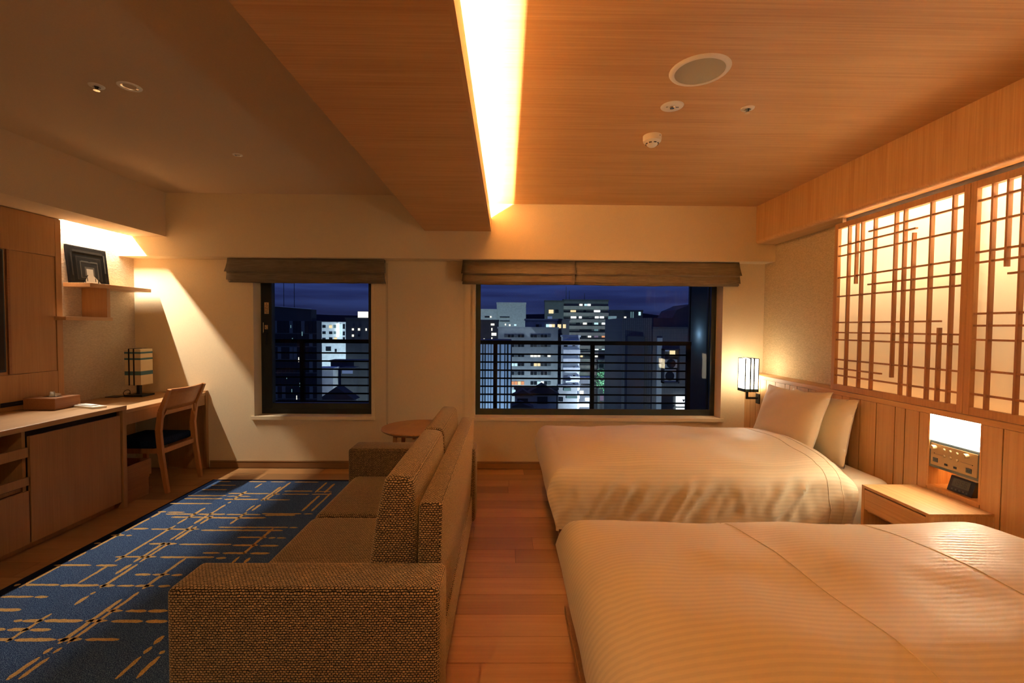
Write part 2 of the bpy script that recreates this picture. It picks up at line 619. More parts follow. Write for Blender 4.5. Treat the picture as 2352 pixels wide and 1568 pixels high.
def piece(name, mat, x0, x1, y0, y1, z0, z1, parent):
    o = bpy.data.objects.new(name, unitbox(mat))
    COL.objects.link(o)
    off = wloc(parent) if parent else Vector((0, 0, 0))
    o.location = Vector(((x0 + x1) / 2, (y0 + y1) / 2, (z0 + z1) / 2)) - off
    o.scale = (x1 - x0, y1 - y0, z1 - z0)
    o.parent = parent
    return o

def arealight(name, loc, sx, sy, power, direction, parent=None, color=WARM, spread=PI):
    d = bpy.data.lights.new(name, 'AREA')
    d.shape = 'RECTANGLE'
    d.size, d.size_y = sx, sy
    d.energy = power
    d.color = color
    d.spread = spread
    o = bpy.data.objects.new(name, d)
    COL.objects.link(o)
    lz = -Vector(direction).normalized()
    ly = Vector((0, 1, 0))
    ly = (ly - lz * ly.dot(lz)).normalized()
    lx = ly.cross(lz)
    o.rotation_euler = Matrix((lx, ly, lz)).transposed().to_euler()
    o.location = Vector(loc) - (wloc(parent) if parent else Vector((0, 0, 0)))
    if parent:
        o.parent = parent
    return o

RUG_H=[(-2.369, -2.174, 3.651), (-2.375, -2.182, 3.551), (-2.395, -2.111, 3.424), (-2.099, -1.922, 3.413), (-2.384, -2.106, 3.365), (-2.084, -1.828, 3.353), (-1.812, -1.596, 3.345), (-2.124, -1.807, 3.471), (-1.794, -1.726, 3.461), (-1.709, -1.5, 3.459), (-1.484, -1.331, 3.46), (-1.725, -1.504, 3.525), (-1.481, -1.353, 3.518), (-2.418, -2.12, 3.27), (-2.393, -2.338, 3.123), (-2.328, -2.207, 3.118), (-2.311, -2.099, 3.086), (-2.094, -1.909, 3.085), (-1.901, -1.668, 3.082), (-1.669, -1.397, 3.096), (-1.637, -1.431, 3.073), (-1.384, -1.322, 3.095), (-2.24, -2.027, 3.037), (-2.012, -1.604, 3.028), (-1.832, -1.387, 2.884), (-1.379, -1.326, 2.882), (-2.354, -2.257, 2.861), (-2.234, -1.934, 2.856), (-1.911, -1.401, 2.841), (-2.41, -2.33, 2.771), (-2.317, -2.281, 2.768), (-1.629, -1.451, 2.746), (-1.437, -1.396, 2.74), (-1.387, -1.331, 2.738), (-2.418, -2.381, 2.668), (-2.095, -1.935, 2.662), (-1.916, -1.61, 2.656), (-1.6, -1.451, 2.646), (-1.437, -1.327, 2.64), (-1.711, -1.614, 2.555), (-1.598, -1.46, 2.553), (-1.443, -1.333, 2.551), (-2.164, -1.937, 2.51), (-1.915, -1.617, 2.506), (-1.601, -1.546, 2.498), (-2.41, -2.213, 2.421), (-2.187, -2.076, 2.419), (-1.909, -1.829, 2.33), (-1.82, -1.731, 2.329), (-1.718, -1.664, 2.325), (-2.42, -2.395, 2.235), (-2.372, -2.201, 2.235), (-2.194, -2.006, 2.231), (-1.999, -1.925, 2.228), (-1.914, -1.83, 2.227), (-1.824, -1.732, 2.227), (-1.71, -1.651, 2.225), (-2.376, -2.226, 2.136), (-2.22, -2.159, 2.134), (-2.373, -2.181, 2.035), (-1.788, -1.721, 2.029), (-1.706, -1.613, 2.028), (-1.607, -1.52, 2.028), (-2.132, -2.095, 1.961), (-2.092, -2.005, 1.96), (-2.0, -1.834, 1.96), (-1.822, -1.728, 1.96), (-1.71, -1.573, 1.956), (-1.56, -1.467, 1.956), (-2.202, -2.103, 1.903), (-2.096, -2.006, 1.902), (-1.999, -1.915, 1.901), (-2.18, -2.005, 1.841), (-1.999, -1.832, 1.84), (-1.827, -1.731, 1.841), (-1.716, -1.578, 1.841), (-2.362, -2.264, 3.739), (-2.119, -1.972, 3.738), (-1.936, -1.813, 3.736), (-1.741, -1.544, 3.733), (-2.3, -1.8499999999999999, 1.55), (-2.1, -1.6500000000000001, 1.42), (-2.35, -1.9000000000000001, 1.2), (-1.9, -1.45, 1.1), (-1.6, -1.1500000000000001, 1.28), (-2.2, -1.7500000000000002, 0.95), (-1.5, -1.05, 1.0)]
RUG_V=[(-1.988, 3.592, 3.694), (-1.797, 3.325, 3.62), (-1.769, 3.325, 3.724), (-1.799, 3.137, 3.242), (-1.763, 3.145, 3.256), (-1.785, 2.931, 3.125), (-1.473, 3.493, 3.727), (-1.399, 3.493, 3.693), (-1.415, 3.14, 3.431), (-1.348, 3.14, 3.494), (-2.014, 3.352, 3.52), (-2.007, 3.276, 3.31), (-2.012, 3.073, 3.254), (-2.119, 3.025, 3.194), (-2.125, 2.933, 3.02), (-2.121, 2.458, 2.911), (-2.019, 2.934, 3.073), (-1.977, 2.93, 3.062), (-2.008, 2.708, 2.908), (-1.976, 2.708, 2.895), (-2.014, 2.451, 2.68), (-1.983, 2.451, 2.68), (-2.012, 2.333, 2.432), (-1.978, 2.206, 2.432), (-1.976, 2.153, 2.177), (-1.977, 2.072, 2.145), (-1.477, 2.541, 2.871), (-1.481, 2.44, 2.513), (-1.415, 2.445, 2.503), (-1.767, 2.2, 2.496), (-1.765, 1.816, 2.175), (-1.799, 1.816, 2.118), (-1.803, 1.759, 1.795), (-1.766, 1.762, 1.795), (-1.801, 1.627, 1.743), (-1.762, 1.631, 1.74), (-2.018, 1.825, 2.01), (-1.415, 1.811, 1.864), (-1.414, 1.759, 1.8), (-1.413, 1.631, 1.745), (-1.348, 1.757, 1.777), (-1.342, 1.634, 1.745), (-2.122, 2.248, 2.412), (-2.367, 3.031, 3.108), (-2.37, 2.825, 3.019), (-2.37, 2.589, 2.795), (-2.373, 2.462, 2.564), (-2.374, 2.212, 2.419), (-2.2, 1.0, 1.5), (-1.75, 0.9, 1.4), (-1.3, 1.0, 1.5)]
CITY={'pale': (160, (-3.57, 6.68, 3.27, 9.26), [((-2.45, 0.99, 4.57, 4.91), 'd'), ((-2.44, 1.0, 3.22, 3.51), 'd')]), 'pale_side': (158, (-9.51, -3.48, 2.86, 6.81), [((-7.65, -5.96, 4.47, 4.98), 'd'), ((-5.87, -5.31, 4.48, 5.0), 'w')]), 'dark_left': (90, (-6.28, -1.61, -1.5, 2.33), [((-3.16, -2.45, 1.57, 1.95), 'w'), ((-3.06, -2.83, 0.51, 1.07), 'w'), ((-3.01, -2.05, -0.45, 0.11), 'w'), ((-3.05, -2.82, -1.33, -0.8), 'w'), ((-4.6, -4.33, -1.34, -1.03), 'w'), ((-0.4, -0.14, 1.59, 1.94), 'w'), ((0.42, 0.74, 1.47, 1.82), 'w'), ((1.44, 1.89, 1.51, 1.86), 'c')]), 'office': (55, (-1.05, 6.21, -9.01, 1.09), [((-0.28, 0.07, 0.04, 0.37), 'g'), ((0.13, 0.47, 0.04, 0.37), 'd'), ((0.53, 0.88, 0.04, 0.37), 'd'), ((0.94, 1.28, 0.05, 0.38), 'g'), ((1.35, 1.69, 0.05, 0.38), 'd'), ((1.75, 2.1, 0.05, 0.38), 'd'), ((2.88, 3.23, 0.06, 0.39), 'd'), ((3.29, 3.64, 0.06, 0.39), 'd'), ((3.7, 4.06, 0.07, 0.4), 'g'), ((4.12, 4.47, 0.07, 0.4), 'd'), ((4.53, 4.88, 0.07, 0.4), 'd'), ((4.94, 5.29, 0.08, 0.41), 'g'), ((-0.27, 0.07, -1.12, -0.83), 'g'), ((0.14, 0.48, -1.12, -0.83), 'd'), ((0.54, 0.89, -1.12, -0.83), 'd'), ((0.95, 1.29, -1.11, -0.83), 'g'), ((1.36, 1.7, -1.11, -0.82), 'd'), ((1.76, 2.11, -1.11, -0.82), 'd'), ((2.89, 3.24, -1.1, -0.81), 'd'), ((3.3, 3.65, -1.1, -0.81), 'd'), ((3.72, 4.07, -1.1, -0.81), 'g'), ((4.13, 4.48, -1.09, -0.8), 'd'), ((4.54, 4.89, -1.09, -0.8), 'd'), ((4.95, 5.3, -1.09, -0.8), 'g'), ((-0.26, 0.08, -2.33, -2.03), 'g'), ((0.14, 0.49, -2.33, -2.03), 'd'), ((0.55, 0.9, -2.32, -2.02), 'd'), ((0.96, 1.3, -2.32, -2.02), 'g'), ((1.37, 1.71, -2.32, -2.02), 'd'), ((1.77, 2.12, -2.32, -2.02), 'd'), ((2.9, 3.25, -2.31, -2.01), 'w'), ((3.31, 3.66, -2.31, -2.01), 'w'), ((3.73, 4.08, -2.3, -2.0), 'w'), ((4.14, 4.49, -2.3, -2.0), 'd'), ((4.55, 4.9, -2.3, -2.0), 'd'), ((4.97, 5.32, -2.29, -1.99), 'w'), ((-0.26, 0.09, -3.44, -3.11), 'g'), ((0.15, 0.5, -3.44, -3.1), 'd'), ((0.56, 0.9, -3.43, -3.1), 'c'), ((0.97, 1.31, -3.43, -3.1), 'c'), ((1.37, 1.72, -3.43, -3.1), 'd'), ((1.78, 2.13, -3.43, -3.09), 'd'), ((2.91, 3.26, -3.42, -3.09), 'd'), ((3.32, 3.67, -3.42, -3.08), 'y'), ((3.74, 4.09, -3.41, -3.08), 'y'), ((4.15, 4.5, -3.41, -3.08), 'd'), ((4.56, 4.91, -3.41, -3.08), 'd'), ((4.98, 5.33, -3.41, -3.07), 'g'), ((-0.25, 0.1, -4.52, -4.12), 'g'), ((0.16, 0.5, -4.52, -4.12), 'd'), ((0.57, 0.91, -4.51, -4.12), 'd'), ((0.97, 1.32, -4.51, -4.11), 'g'), ((1.38, 1.73, -4.51, -4.11), 'd'), ((1.79, 2.14, -4.51, -4.11), 'd'), ((2.92, 3.27, -4.5, -4.1), 'd'), ((3.33, 3.68, -4.5, -4.1), 'd'), ((3.75, 4.1, -4.49, -4.1), 'g'), ((4.16, 4.51, -4.49, -4.09), 'd'), ((4.57, 4.93, -4.49, -4.09), 'd'), ((4.99, 5.34, -4.49, -4.09), 'g'), ((-0.24, 0.11, -5.71, -5.31), 'g'), ((0.17, 0.51, -5.71, -5.31), 'y'), ((0.58, 0.92, -5.7, -5.31), 'o'), ((0.98, 1.33, -5.7, -5.3), 'o'), ((1.39, 1.74, -5.7, -5.3), 'y'), ((1.8, 2.15, -5.7, -5.3), 'o'), ((2.93, 3.28, -5.69, -5.29), 'd'), ((3.34, 3.7, -5.69, -5.29), 'd'), ((3.76, 4.11, -5.68, -5.29), 'c'), ((4.17, 4.52, -5.68, -5.28), 'W'), ((4.58, 4.94, -5.68, -5.28), 'd'), ((5.0, 5.35, -5.68, -5.28), 'g')]), 'office_top': (56, (2.32, 6.21, 0.98, 2.1), [((3.58, 3.94, 1.24, 1.65), 'd'), ((3.96, 4.29, 1.24, 1.65), 'g'), ((4.84, 5.19, 1.19, 1.66), 'c'), ((5.21, 5.55, 1.19, 1.66), 'w'), ((5.57, 5.9, 1.2, 1.66), 'y'), ((6.11, 6.18, 1.2, 1.67), 'd')]), 'office_wing': (57, (6.31, 7.84, -9.38, 2.14), [((6.37, 6.8, 1.2, 1.67), 'y'), ((7.04, 7.4, 1.2, 1.68), 'y'), ((6.36, 6.95, -0.42, 0.53), 'd'), ((6.38, 6.99, -2.09, -1.09), 'd'), ((6.39, 7.01, -3.21, -2.43), 'd'), ((6.41, 7.02, -4.67, -3.77), 'd')]), 'balcony_tower': (52, (6.44, 8.36, -6.9, 0.19), [((6.55, 6.96, -0.92, -0.49), 'd'), ((7.06, 7.47, -0.87, -0.44), 'b'), ((7.57, 7.83, -0.83, -0.4), 'd'), ((7.87, 8.23, -0.78, -0.36), 'b'), ((6.56, 6.97, -1.86, -1.43), 'd'), ((7.07, 7.48, -1.81, -1.38), 'b'), ((7.58, 7.84, -1.76, -1.34), 'd'), ((7.88, 8.25, -1.72, -1.29), 'b'), ((6.57, 6.98, -2.8, -2.36), 'd'), ((7.08, 7.49, -2.75, -2.32), 'b'), ((7.59, 7.85, -2.7, -2.28), 'd'), ((7.89, 8.26, -2.66, -2.23), 'b'), ((6.58, 6.99, -3.74, -3.3), 'd'), ((7.09, 7.5, -3.69, -3.26), 'b'), ((7.6, 7.86, -3.64, -3.21), 'd'), ((7.91, 8.27, -3.6, -3.17), 'b'), ((6.59, 7.0, -4.68, -4.24), 'd'), ((7.1, 7.51, -4.63, -4.2), 'b'), ((7.61, 7.87, -4.58, -4.16), 'd'), ((7.92, 8.28, -4.54, -4.11), 'b'), ((6.6, 7.01, -5.62, -5.18), 'd'), ((7.11, 7.53, -5.57, -5.14), 'b'), ((7.62, 7.88, -5.53, -5.1), 'd'), ((7.93, 8.29, -5.48, -5.05), 'b'), ((6.61, 7.03, -6.57, -6.13), 'd'), ((7.12, 7.54, -6.51, -6.08), 'b'), ((7.63, 7.89, -6.47, -6.04), 'd'), ((7.94, 8.3, -6.43, -6.0), 'b')]), 'apartments': (110, (13.63, 24.49, -11.23, 7.61), [((17.51, 18.27, 6.51, 6.98), 'w'), ((18.7, 19.35, 6.52, 6.99), 'c'), ((19.45, 20.21, 6.53, 6.99), 'W'), ((15.38, 16.68, 5.0, 5.46), 'y'), ((18.5, 19.15, 5.02, 5.48), 'd'), ((21.08, 22.53, 5.04, 5.5), 'W'), ((15.46, 16.76, 3.5, 3.96), 'W'), ((17.44, 18.09, 3.51, 3.97), 'W'), ((19.85, 20.51, 3.52, 3.99), 'g'), ((21.32, 22.23, 3.54, 4.0), 'W'), ((22.5, 23.48, 3.55, 4.01), 'W'), ((16.71, 17.68, 2.0, 2.46), 'd'), ((18.43, 19.34, 2.01, 2.48), 'w'), ((19.61, 20.7, 2.02, 2.49), 'd'), ((21.17, 22.12, 2.03, 2.5), 'c'), ((22.98, 23.98, 2.05, 2.51), 'W'), ((17.59, 20.5, 0.47, 0.92), 'd'), ((21.19, 22.14, 0.48, 0.95), 'c2'), ((22.55, 24.0, 0.5, 0.96), 'd'), ((17.93, 19.23, -1.11, -0.64), 'd'), ((19.65, 20.44, -1.1, -0.63), 'w'), ((21.21, 22.16, -1.09, -0.62), 'p'), ((23.02, 24.02, -1.08, -0.61), 'o'), ((17.62, 19.25, -2.62, -2.15), 'd'), ((21.14, 22.18, -2.6, -2.13), 'y'), ((22.95, 24.04, -2.58, -2.12), 'y'), ((17.64, 19.7, -4.12, -3.66), 'd'), ((21.42, 22.25, -4.11, -3.64), 'W'), ((23.06, 24.06, -4.09, -3.63), 'c'), ((17.88, 18.47, -5.9, -5.43), 'y'), ((18.85, 20.58, -5.89, -5.42), 'd'), ((21.44, 22.1, -5.88, -5.41), 'w'), ((22.52, 24.04, -5.86, -5.4), 'd')]), 'apartments_left': (109, (9.04, 13.59, 0.15, 7.3), [((10.02, 11.14, 4.6, 5.49), 'y'), ((9.74, 10.85, 3.22, 3.91), 'b'), ((11.51, 12.37, 4.72, 5.46), 'd')]), 'apartment_end': (112, (24.81, 26.93, -10.78, 3.7), [((25.15, 25.6, 2.13, 2.83), 'd'), ((25.81, 26.48, 2.1, 2.75), 'd'), ((25.17, 25.62, 0.78, 1.47), 'd'), ((25.83, 26.5, 0.74, 1.39), 'w'), ((25.19, 25.64, -0.58, 0.11), 'd'), ((25.85, 26.52, -0.62, 0.03), 'd'), ((25.21, 25.66, -1.94, -1.24), 'd'), ((25.87, 26.54, -1.98, -1.33), 'd'), ((25.22, 25.67, -3.31, -2.61), 'd'), ((25.89, 26.56, -3.34, -2.69), 'd'), ((25.24, 25.69, -4.67, -3.97), 'd'), ((25.91, 26.58, -4.71, -4.05), 'd'), ((25.26, 25.71, -6.03, -5.33), 'd'), ((25.93, 26.6, -6.07, -5.41), 'd'), ((25.28, 25.73, -7.4, -6.69), 'd'), ((25.94, 26.62, -7.43, -6.78), 'd')]), 'white_flats': (130, (30.97, 33.99, -13.99, 3.4), [((31.24, 32.4, 1.78, 2.38), 'd'), ((32.66, 33.59, 1.84, 2.59), 'c2'), ((31.26, 32.42, 0.3, 0.91), 'd'), ((32.69, 33.62, 0.36, 1.12), 'd'), ((31.28, 32.44, -1.17, -0.57), 'd'), ((32.71, 33.64, -1.11, -0.36), 'd'), ((31.3, 32.46, -2.65, -2.05), 'd'), ((32.73, 33.66, -2.59, -1.83), 'c2'), ((31.33, 32.48, -4.13, -3.52), 'd'), ((32.75, 33.69, -4.07, -3.31), 'd'), ((31.35, 32.51, -5.61, -5.0), 'd'), ((32.78, 33.71, -5.55, -4.79), 'd'), ((31.37, 32.53, -7.09, -6.48), 'd'), ((32.8, 33.73, -7.03, -6.27), 'c2'), ((31.39, 32.55, -8.57, -7.97), 'd'), ((32.82, 33.75, -8.51, -7.75), 'd'), ((31.41, 32.57, -10.05, -9.45), 'd'), ((32.84, 33.78, -10.0, -9.23), 'd')]), 'far_roofs': (170, (38.45, 50.87, 2.39, 7.28), [((43.88, 44.66, 4.6, 5.49), 'w'), ((46.28, 46.65, 5.02, 7.6), 'c2'), ((47.05, 47.42, 5.02, 7.61), 'c2'), ((49.29, 50.08, 5.97, 7.36), 'c')]), 'tiled': (24, (7.75, 9.93, -3.64, 1.34), []), 'tiled_left': (25, (6.49, 8.26, -3.86, 1.84), []), 'tiled_upper': (27, (8.71, 10.98, 1.28, 1.9), []), 'pipe': (24, (7.94, 8.21, -3.65, 0.78), []), 'ac1': (24, (8.25, 8.92, -0.77, -0.33), []), 'ac2': (24, (8.18, 8.87, -1.55, -0.85), []), 'acframe': (24, (8.16, 9.01, -1.58, 0.21), []), 'litwin': (24, (8.65, 8.92, -0.14, 0.11), []), 'bluewin': (24, (8.41, 8.6, 0.08, 0.19), []), 'sign': (24, (8.95, 9.48, -2.81, -2.29), []), 'sign2': (24, (8.96, 9.49, -3.05, -2.88), []), 'darkwin': (24, (8.2, 8.94, -3.03, -2.31), []), 'fins': (28, (-2.22, 0.33, -4.3, 0.42), []), 'street_left': (64, (10.26, 12.07, -10.42, -6.01), [((10.4, 10.91, -8.15, -7.65), 'w'), ((11.17, 11.8, -9.06, -8.66), 'W'), ((10.42, 11.69, -9.92, -9.42), 'W'), ((10.51, 11.78, -6.89, -6.64), 'd')]), 'street_awning': (50, (5.76, 7.86, -7.97, -5.26), [((6.35, 7.14, -5.7, -5.41), 'c2'), ((6.66, 7.84, -6.53, -6.29), 'c2'), ((5.87, 6.27, -6.89, -6.4), 'd')]), 'street_mid': (105, (21.23, 23.49, -13.14, -6.54), [((21.44, 22.49, -7.98, -7.16), 'd'), ((21.88, 22.72, -9.42, -8.81), 'd'), ((21.75, 22.59, -15.64, -14.19), 'p')]), 'house1': (42, (0.81, 2.22, -6.59, -5.02), []), 'house2': (44, (2.14, 4.88, -6.95, -5.14), []), 'house3': (36, (0.41, 1.9, -5.6, -5.04), []), 'longroof': (48, (0.92, 5.45, -6.0, -5.31), [((0.62, 0.97, -5.64, -5.36), 'c')]), 'glass': (30, (-15.8, -12.46, -4.96, 1.61), []), 'glass_top': (30, (-15.79, -12.81, 1.61, 2.35), []), 'white_left': (80, (-33.11, -28.21, -5.04, 1.63), [((-33.01, -32.54, 0.89, 1.35), 'd'), ((-32.22, -31.67, 0.9, 1.35), 'd'), ((-31.06, -30.55, 0.87, 1.36), 'y'), ((-30.27, -29.82, 0.91, 1.37), 'c2'), ((-33.02, -32.54, -0.18, 0.23), 'd'), ((-32.23, -31.67, -0.18, 0.23), 'd'), ((-31.06, -30.49, -0.19, 0.24), 'd'), ((-30.27, -29.83, -0.16, 0.24), 'c2'), ((-32.24, -31.68, -1.22, -0.89), 'd'), ((-31.07, -30.49, -1.21, -0.79), 'd'), ((-30.2, -29.7, -1.24, -0.78), 'y'), ((-28.67, -28.31, 0.75, 1.58), 'd'), ((-28.68, -28.32, -0.4, 0.26), 'd'), ((-28.68, -28.32, -1.31, -0.74), 'd'), ((-30.09, -29.76, -3.31, -2.81), 'd'), ((-31.65, -30.75, -3.15, -2.41), 'd')]), 'dark_right': (70, (-24.65, -21.07, -5.97, 2.27), [((-23.69, -23.42, 0.6, 0.9), 'w'), ((-22.78, -22.48, 0.58, 0.92), 'w'), ((-21.63, -21.43, 0.56, 0.92), 'w'), ((-23.7, -23.42, -0.37, -0.04), 'w'), ((-22.79, -22.49, -0.35, -0.03), 'd'), ((-23.7, -23.43, -1.19, -0.91), 'd')]), 'neon': (79.6, (-29.59, -29.29, -0.66, 1.65), []), 'signbox': (70, (-22.75, -21.34, 2.26, 3.22), []), 'parking': (46, (-19.07, -17.51, -4.65, -3.13), []), 'blue_shop': (47, (-17.06, -15.8, -4.67, -3.21), [((-16.94, -15.85, -3.63, -3.3), 'b')]), 'dark_house': (40, (-16.18, -13.54, -7.03, -5.13), []), 'low_dark': (50, (-19.28, -15.27, -7.02, -2.67), [])}

# =================================================================== ROOM SHELL
XL, XRW, YF, YN = -3.35, 2.35, 4.14, -1.40     # left wall, right wall, far wall, wall behind the camera
ZC, ZL = 2.365, 2.43                            # timber ceiling, plaster ceiling
YB, ZB = 3.98, 1.888                            # far beam front and underside
XP = 2.19                                       # front plane of wainscot and shoji
ST = 'structure'

floor = MB().box(XL - .1, XRW + .1, YN - .1, YF + .1, -0.12, -0.004).build('floor', 'subfloor', kind=ST, label='oak plank floor with boards laid across the room')
# planks: rows 15 cm deep, boards laid left to right
ROW = 0.150
y = 4.12
ri = 0
rr_ = random.Random(11)
while y > 0.62:
    y1 = y
    y0 = y - ROW
    x = XL + 0.0 - rr_.uniform(0.05, 0.8)
    while x < XRW:
        L = rr_.choice((0.75, 0.9, 0.9, 1.05))
        a, b = max(x, XL), min(x + L, XRW)
        vis = True
        if b - a > 0.03:
            # boards wholly hidden under the near bed are left to the subfloor
            if a > 0.55 and y1 < 1.6:
                vis = False
            if vis:
                piece('plank', 'plank', a + .001, b - .001, y0 + .001, y1 - .001, -0.014, 0.0, floor)
        x += L
    y = y0
    ri += 1
MB().box(XL, XRW, YN, y0 - .0007, -0.01, 0.0).build('plank_remainder', 'plank', floor, kind='stuff')

# far wall with two window openings
WLx0, WLx1, WRx0, WRx1, WZ0, WZ1 = -2.285, -1.222, -0.292, 1.968, 0.472, 1.80
wb = MB()
T = 0.24
wb.box(XL - .1, WLx0, YF, YF + T, -.1, 2.6)
wb.box(WLx1, WRx0, YF, YF + T, -.1, 2.6)
wb.box(WRx1, XRW + .1, YF, YF + T, -.1, 2.6)
for a, b in ((WLx0, WLx1), (WRx0, WRx1)):
    wb.box(a, b, YF, YF + T, -.1, WZ0)
    wb.box(a, b, YF, YF + T, WZ1, 2.6)
wall_back = wb.build('wall_back', 'plaster', kind=ST, label='beige papered window wall at the far end')
MB().box(XL - .2, XL, YN - .1, YF, -.1, 2.6).build('wall_left', 'deskwall', kind=ST, label='textured grey-beige wall behind the desk and shelves')
MB().box(XRW, XRW + .2, YN - .1, YF, -.1, 2.6).build('wall_right', 'headwall', kind=ST, label='gold woven wallpaper wall behind the beds')
MB().box(XL - .2, XRW + .2, YN - .2, YN, -.1, 2.6).build('wall_front', 'plaster', kind=ST, label='beige wall behind the viewpoint')

# ceilings
SX0, SX1, SZ = -0.717, -0.14, 2.127
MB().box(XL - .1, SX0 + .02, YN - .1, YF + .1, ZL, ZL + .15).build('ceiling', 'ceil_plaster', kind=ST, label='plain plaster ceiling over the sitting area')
MB().box(-.33, XRW + .1, YN - .1, YF + .1, ZC, ZC + .2).build('ceiling', 'oak_x', kind=ST, label='oak veneer ceiling over the beds')
# dropped soffit with light channel along its right edge
sf = thing('trim_1', (SX0, YB, SZ), 'dropped oak soffit with a light channel dividing the ceiling', 'soffit', kind=ST)
MB().box(SX0, SX1 - .016, YN, YB, SZ, SZ + .022).build('soffit_board', 'oak_x', sf)
MB().box(SX1 - .016, SX1, YN, YB, SZ, 2.236).build('lip', 'oak_y', sf)
MB().box(SX0, SX0 + .018, YN, YB, SZ + .022, ZL).build('side_board', 'ceil_plaster', sf)
MB().box(-.34, -.325, YN, YB, SZ + .022, ZC).build('channel_back', 'plaster', sf)
MB().box(-.335, -.20, YN + .02, YB - .02, SZ + .024, SZ + .028).build('led_tray', 'white', sf)
arealight('cove_led', (-.265, (YN + YB) / 2, SZ + .040), .012, YB - YN - .1, W_COVE, (0.25, 0, 1), sf)
# beams
MB().box(XL, XRW, YB, YF, ZB, 2.5).build('trim_2', 'plaster', kind=ST, label='deep beam boxed in above the two windows')
lb = thing('trim_3', (-2.94, YB, 2.055), 'dropped bulkhead along the desk wall with a light slot', 'bulkhead', kind=ST)
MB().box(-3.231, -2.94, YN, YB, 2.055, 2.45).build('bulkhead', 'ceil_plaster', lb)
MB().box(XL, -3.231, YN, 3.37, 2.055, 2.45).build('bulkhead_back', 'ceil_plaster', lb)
MB().box(XL, -3.231, 3.37, YB, 2.215, 2.25).build('slot_top', 'white', lb)
arealight('slot_led', (-3.325, 3.68, 2.185), .012, .58, W_SLOT, (0.12, 0, -1), lb, SLOTW)
# valance above the shoji: rounded lower edge
v = MB()
pr = [(2.172, ZC + .01), (2.172, 2.068)]
for k in range(7):
    a = PI + k / 6 * PI / 2
    pr.append((2.172 + .03 + .03 * math.cos(a), 2.068 + .03 * math.sin(a)))
pr += [(2.25, 2.038), (2.25, ZC + .01)]
v.prism(pr, 'y', YN, YB)
vl = v.build('trim_4', 'oak_z', smooth=True, kind=ST, label='oak valance running above the shoji screens')
MB().box(2.25, XRW, 3.04, YB, 2.038, 2.08).build('valance_soffit', 'oak_y', vl)
# baseboards on the far wall
for nm, a, b in (('baseboard_back', -2.69, XP),):
    bb = MB().box(a, b, YF - .012, YF, 0.0, .052, .002).build(nm, 'basewood', kind=ST, label='dark oak baseboard under the windows')
    MB().box(a, b, YF - .014, YF, .056, .066, .001).build('top_bead', 'basewood', bb)

# ------------------------------------------------------------------ wainscot
ws = thing('trim_5', (XP, 4.0, 0), 'oak board wainscot behind the beds with a flat ledge', 'wainscot', kind=ST)
ZLED, ZRAIL = 0.897, 0.867
seams = [YF, 4.04, 3.95, 3.884, 3.795, 3.666, 3.538, 3.477, 3.391, 3.262, 3.177, 3.052, 2.928, 2.862, 2.777, 2.653, 2.523, 2.458, 2.373, 2.319]
NY0, NY1, NZ0, NZ1 = 2.053, 2.319, 0.493, 0.869     # bedside niche
for a, b in zip(seams, seams[1:]):
    piece('board', 'board', XP, XP + .018, b + .0028, a - .0028, 0.0, ZRAIL, ws)
near = [NY0, 1.964, 1.80, 1.70, 1.58, 1.40, 1.31, 1.16, 1.02, 0.90, 0.70, 0.58, 0.40, 0.2, 0.0, -.25, -.5, -.8, -1.1, -1.4]
for a, b in zip(near, near[1:]):
    piece('board', 'board', XP, XP + .018, b + .0028, a - .0028, 0.0, ZRAIL, ws)
piece('board', 'board', XP, XP + .018, NY0 + .0018, NY1 - .0018, 0.0, NZ0, ws)
MB().box(XP + .012, XP + .03, YN, NY0, 0, ZRAIL).box(XP + .012, XP + .03, NY1, YF, 0, ZRAIL).box(XP + .012, XP + .03, NY0, NY1, 0, NZ0).build('backing', 'void', ws)
MB().box(XP - .001, XP + .02, YN, YF, ZRAIL + .001, ZLED, .0015).build('top_rail', 'oak_y', ws)
MB().box(XP + .02, XRW, YN, YF, ZLED - .022, ZLED).build('ledge', 'oak_y', ws)

# =================================================================== SHOJI SCREENS
SZ0, SZ1 = 0.900, 1.997
def shoji(y0, y1, vb, hb, label):
    """y0 nearer, y1 further; frame 3 cm, lattice 2 cm deep in front of the paper"""
    t = thing('shoji_screen', (XP, (y0 + y1) / 2, SZ0), label, 'shoji screen', 'lit shoji screens above the wainscot')
    fw = .031
    for nm, a in (('stile', (y0, y0 + fw)), ('stile', (y1 - fw, y1))):
        MB().box(XP, XP + .030, a[0] + .0006, a[1] - .0006, SZ0, SZ1, .0015).build(nm, 'frame_wood', t)
    MB().box(XP, XP + .030, y0 + fw, y1 - fw, SZ0, SZ0 + .036, .0015).build('rail', 'frame_wood', t)
    MB().box(XP, XP + .030, y0 + fw, y1 - fw, SZ1 - .034, SZ1, .0015).build('rail', 'frame_wood', t)
    a, b = y0 + fw, y1 - fw
    zlo, zhi = SZ0 + .036, SZ1 - .034
    for (yy, z0, z1) in vb:
        z0 = zlo if z0 is None else z0
        z1 = zhi if z1 is None else z1
        piece('lattice_bar', 'lattice', XP + .002, XP + .023, yy - .0045, yy + .0045, z0, z1, t)
    for (zz, q0, q1) in hb:
        q0 = a if q0 is None else q0
        q1 = b if q1 is None else q1
        piece('lattice_bar', 'lattice', XP + .005, XP + .020, q0, q1, zz - .0045, zz + .0045, t)
    MB().box(XP + .0235, XP + .0245, a - .004, b + .004, zlo - .004, zhi + .004).build('paper', 'paper', t)
    # lamp strip at the head of the light box behind the paper
    MB().box(XP + .06, XP + .10, y0 + .03, y1 - .03, SZ1 - .008, SZ1 + .004).build('lamp_strip', 'white', t)
    arealight('shoji_led', (XP + .075, (y0 + y1) / 2, SZ1 - .012), .03, (y1 - y0) - .1, W_SHOJI, (-0.10, 0, -1), t, SOFTW)
    return t
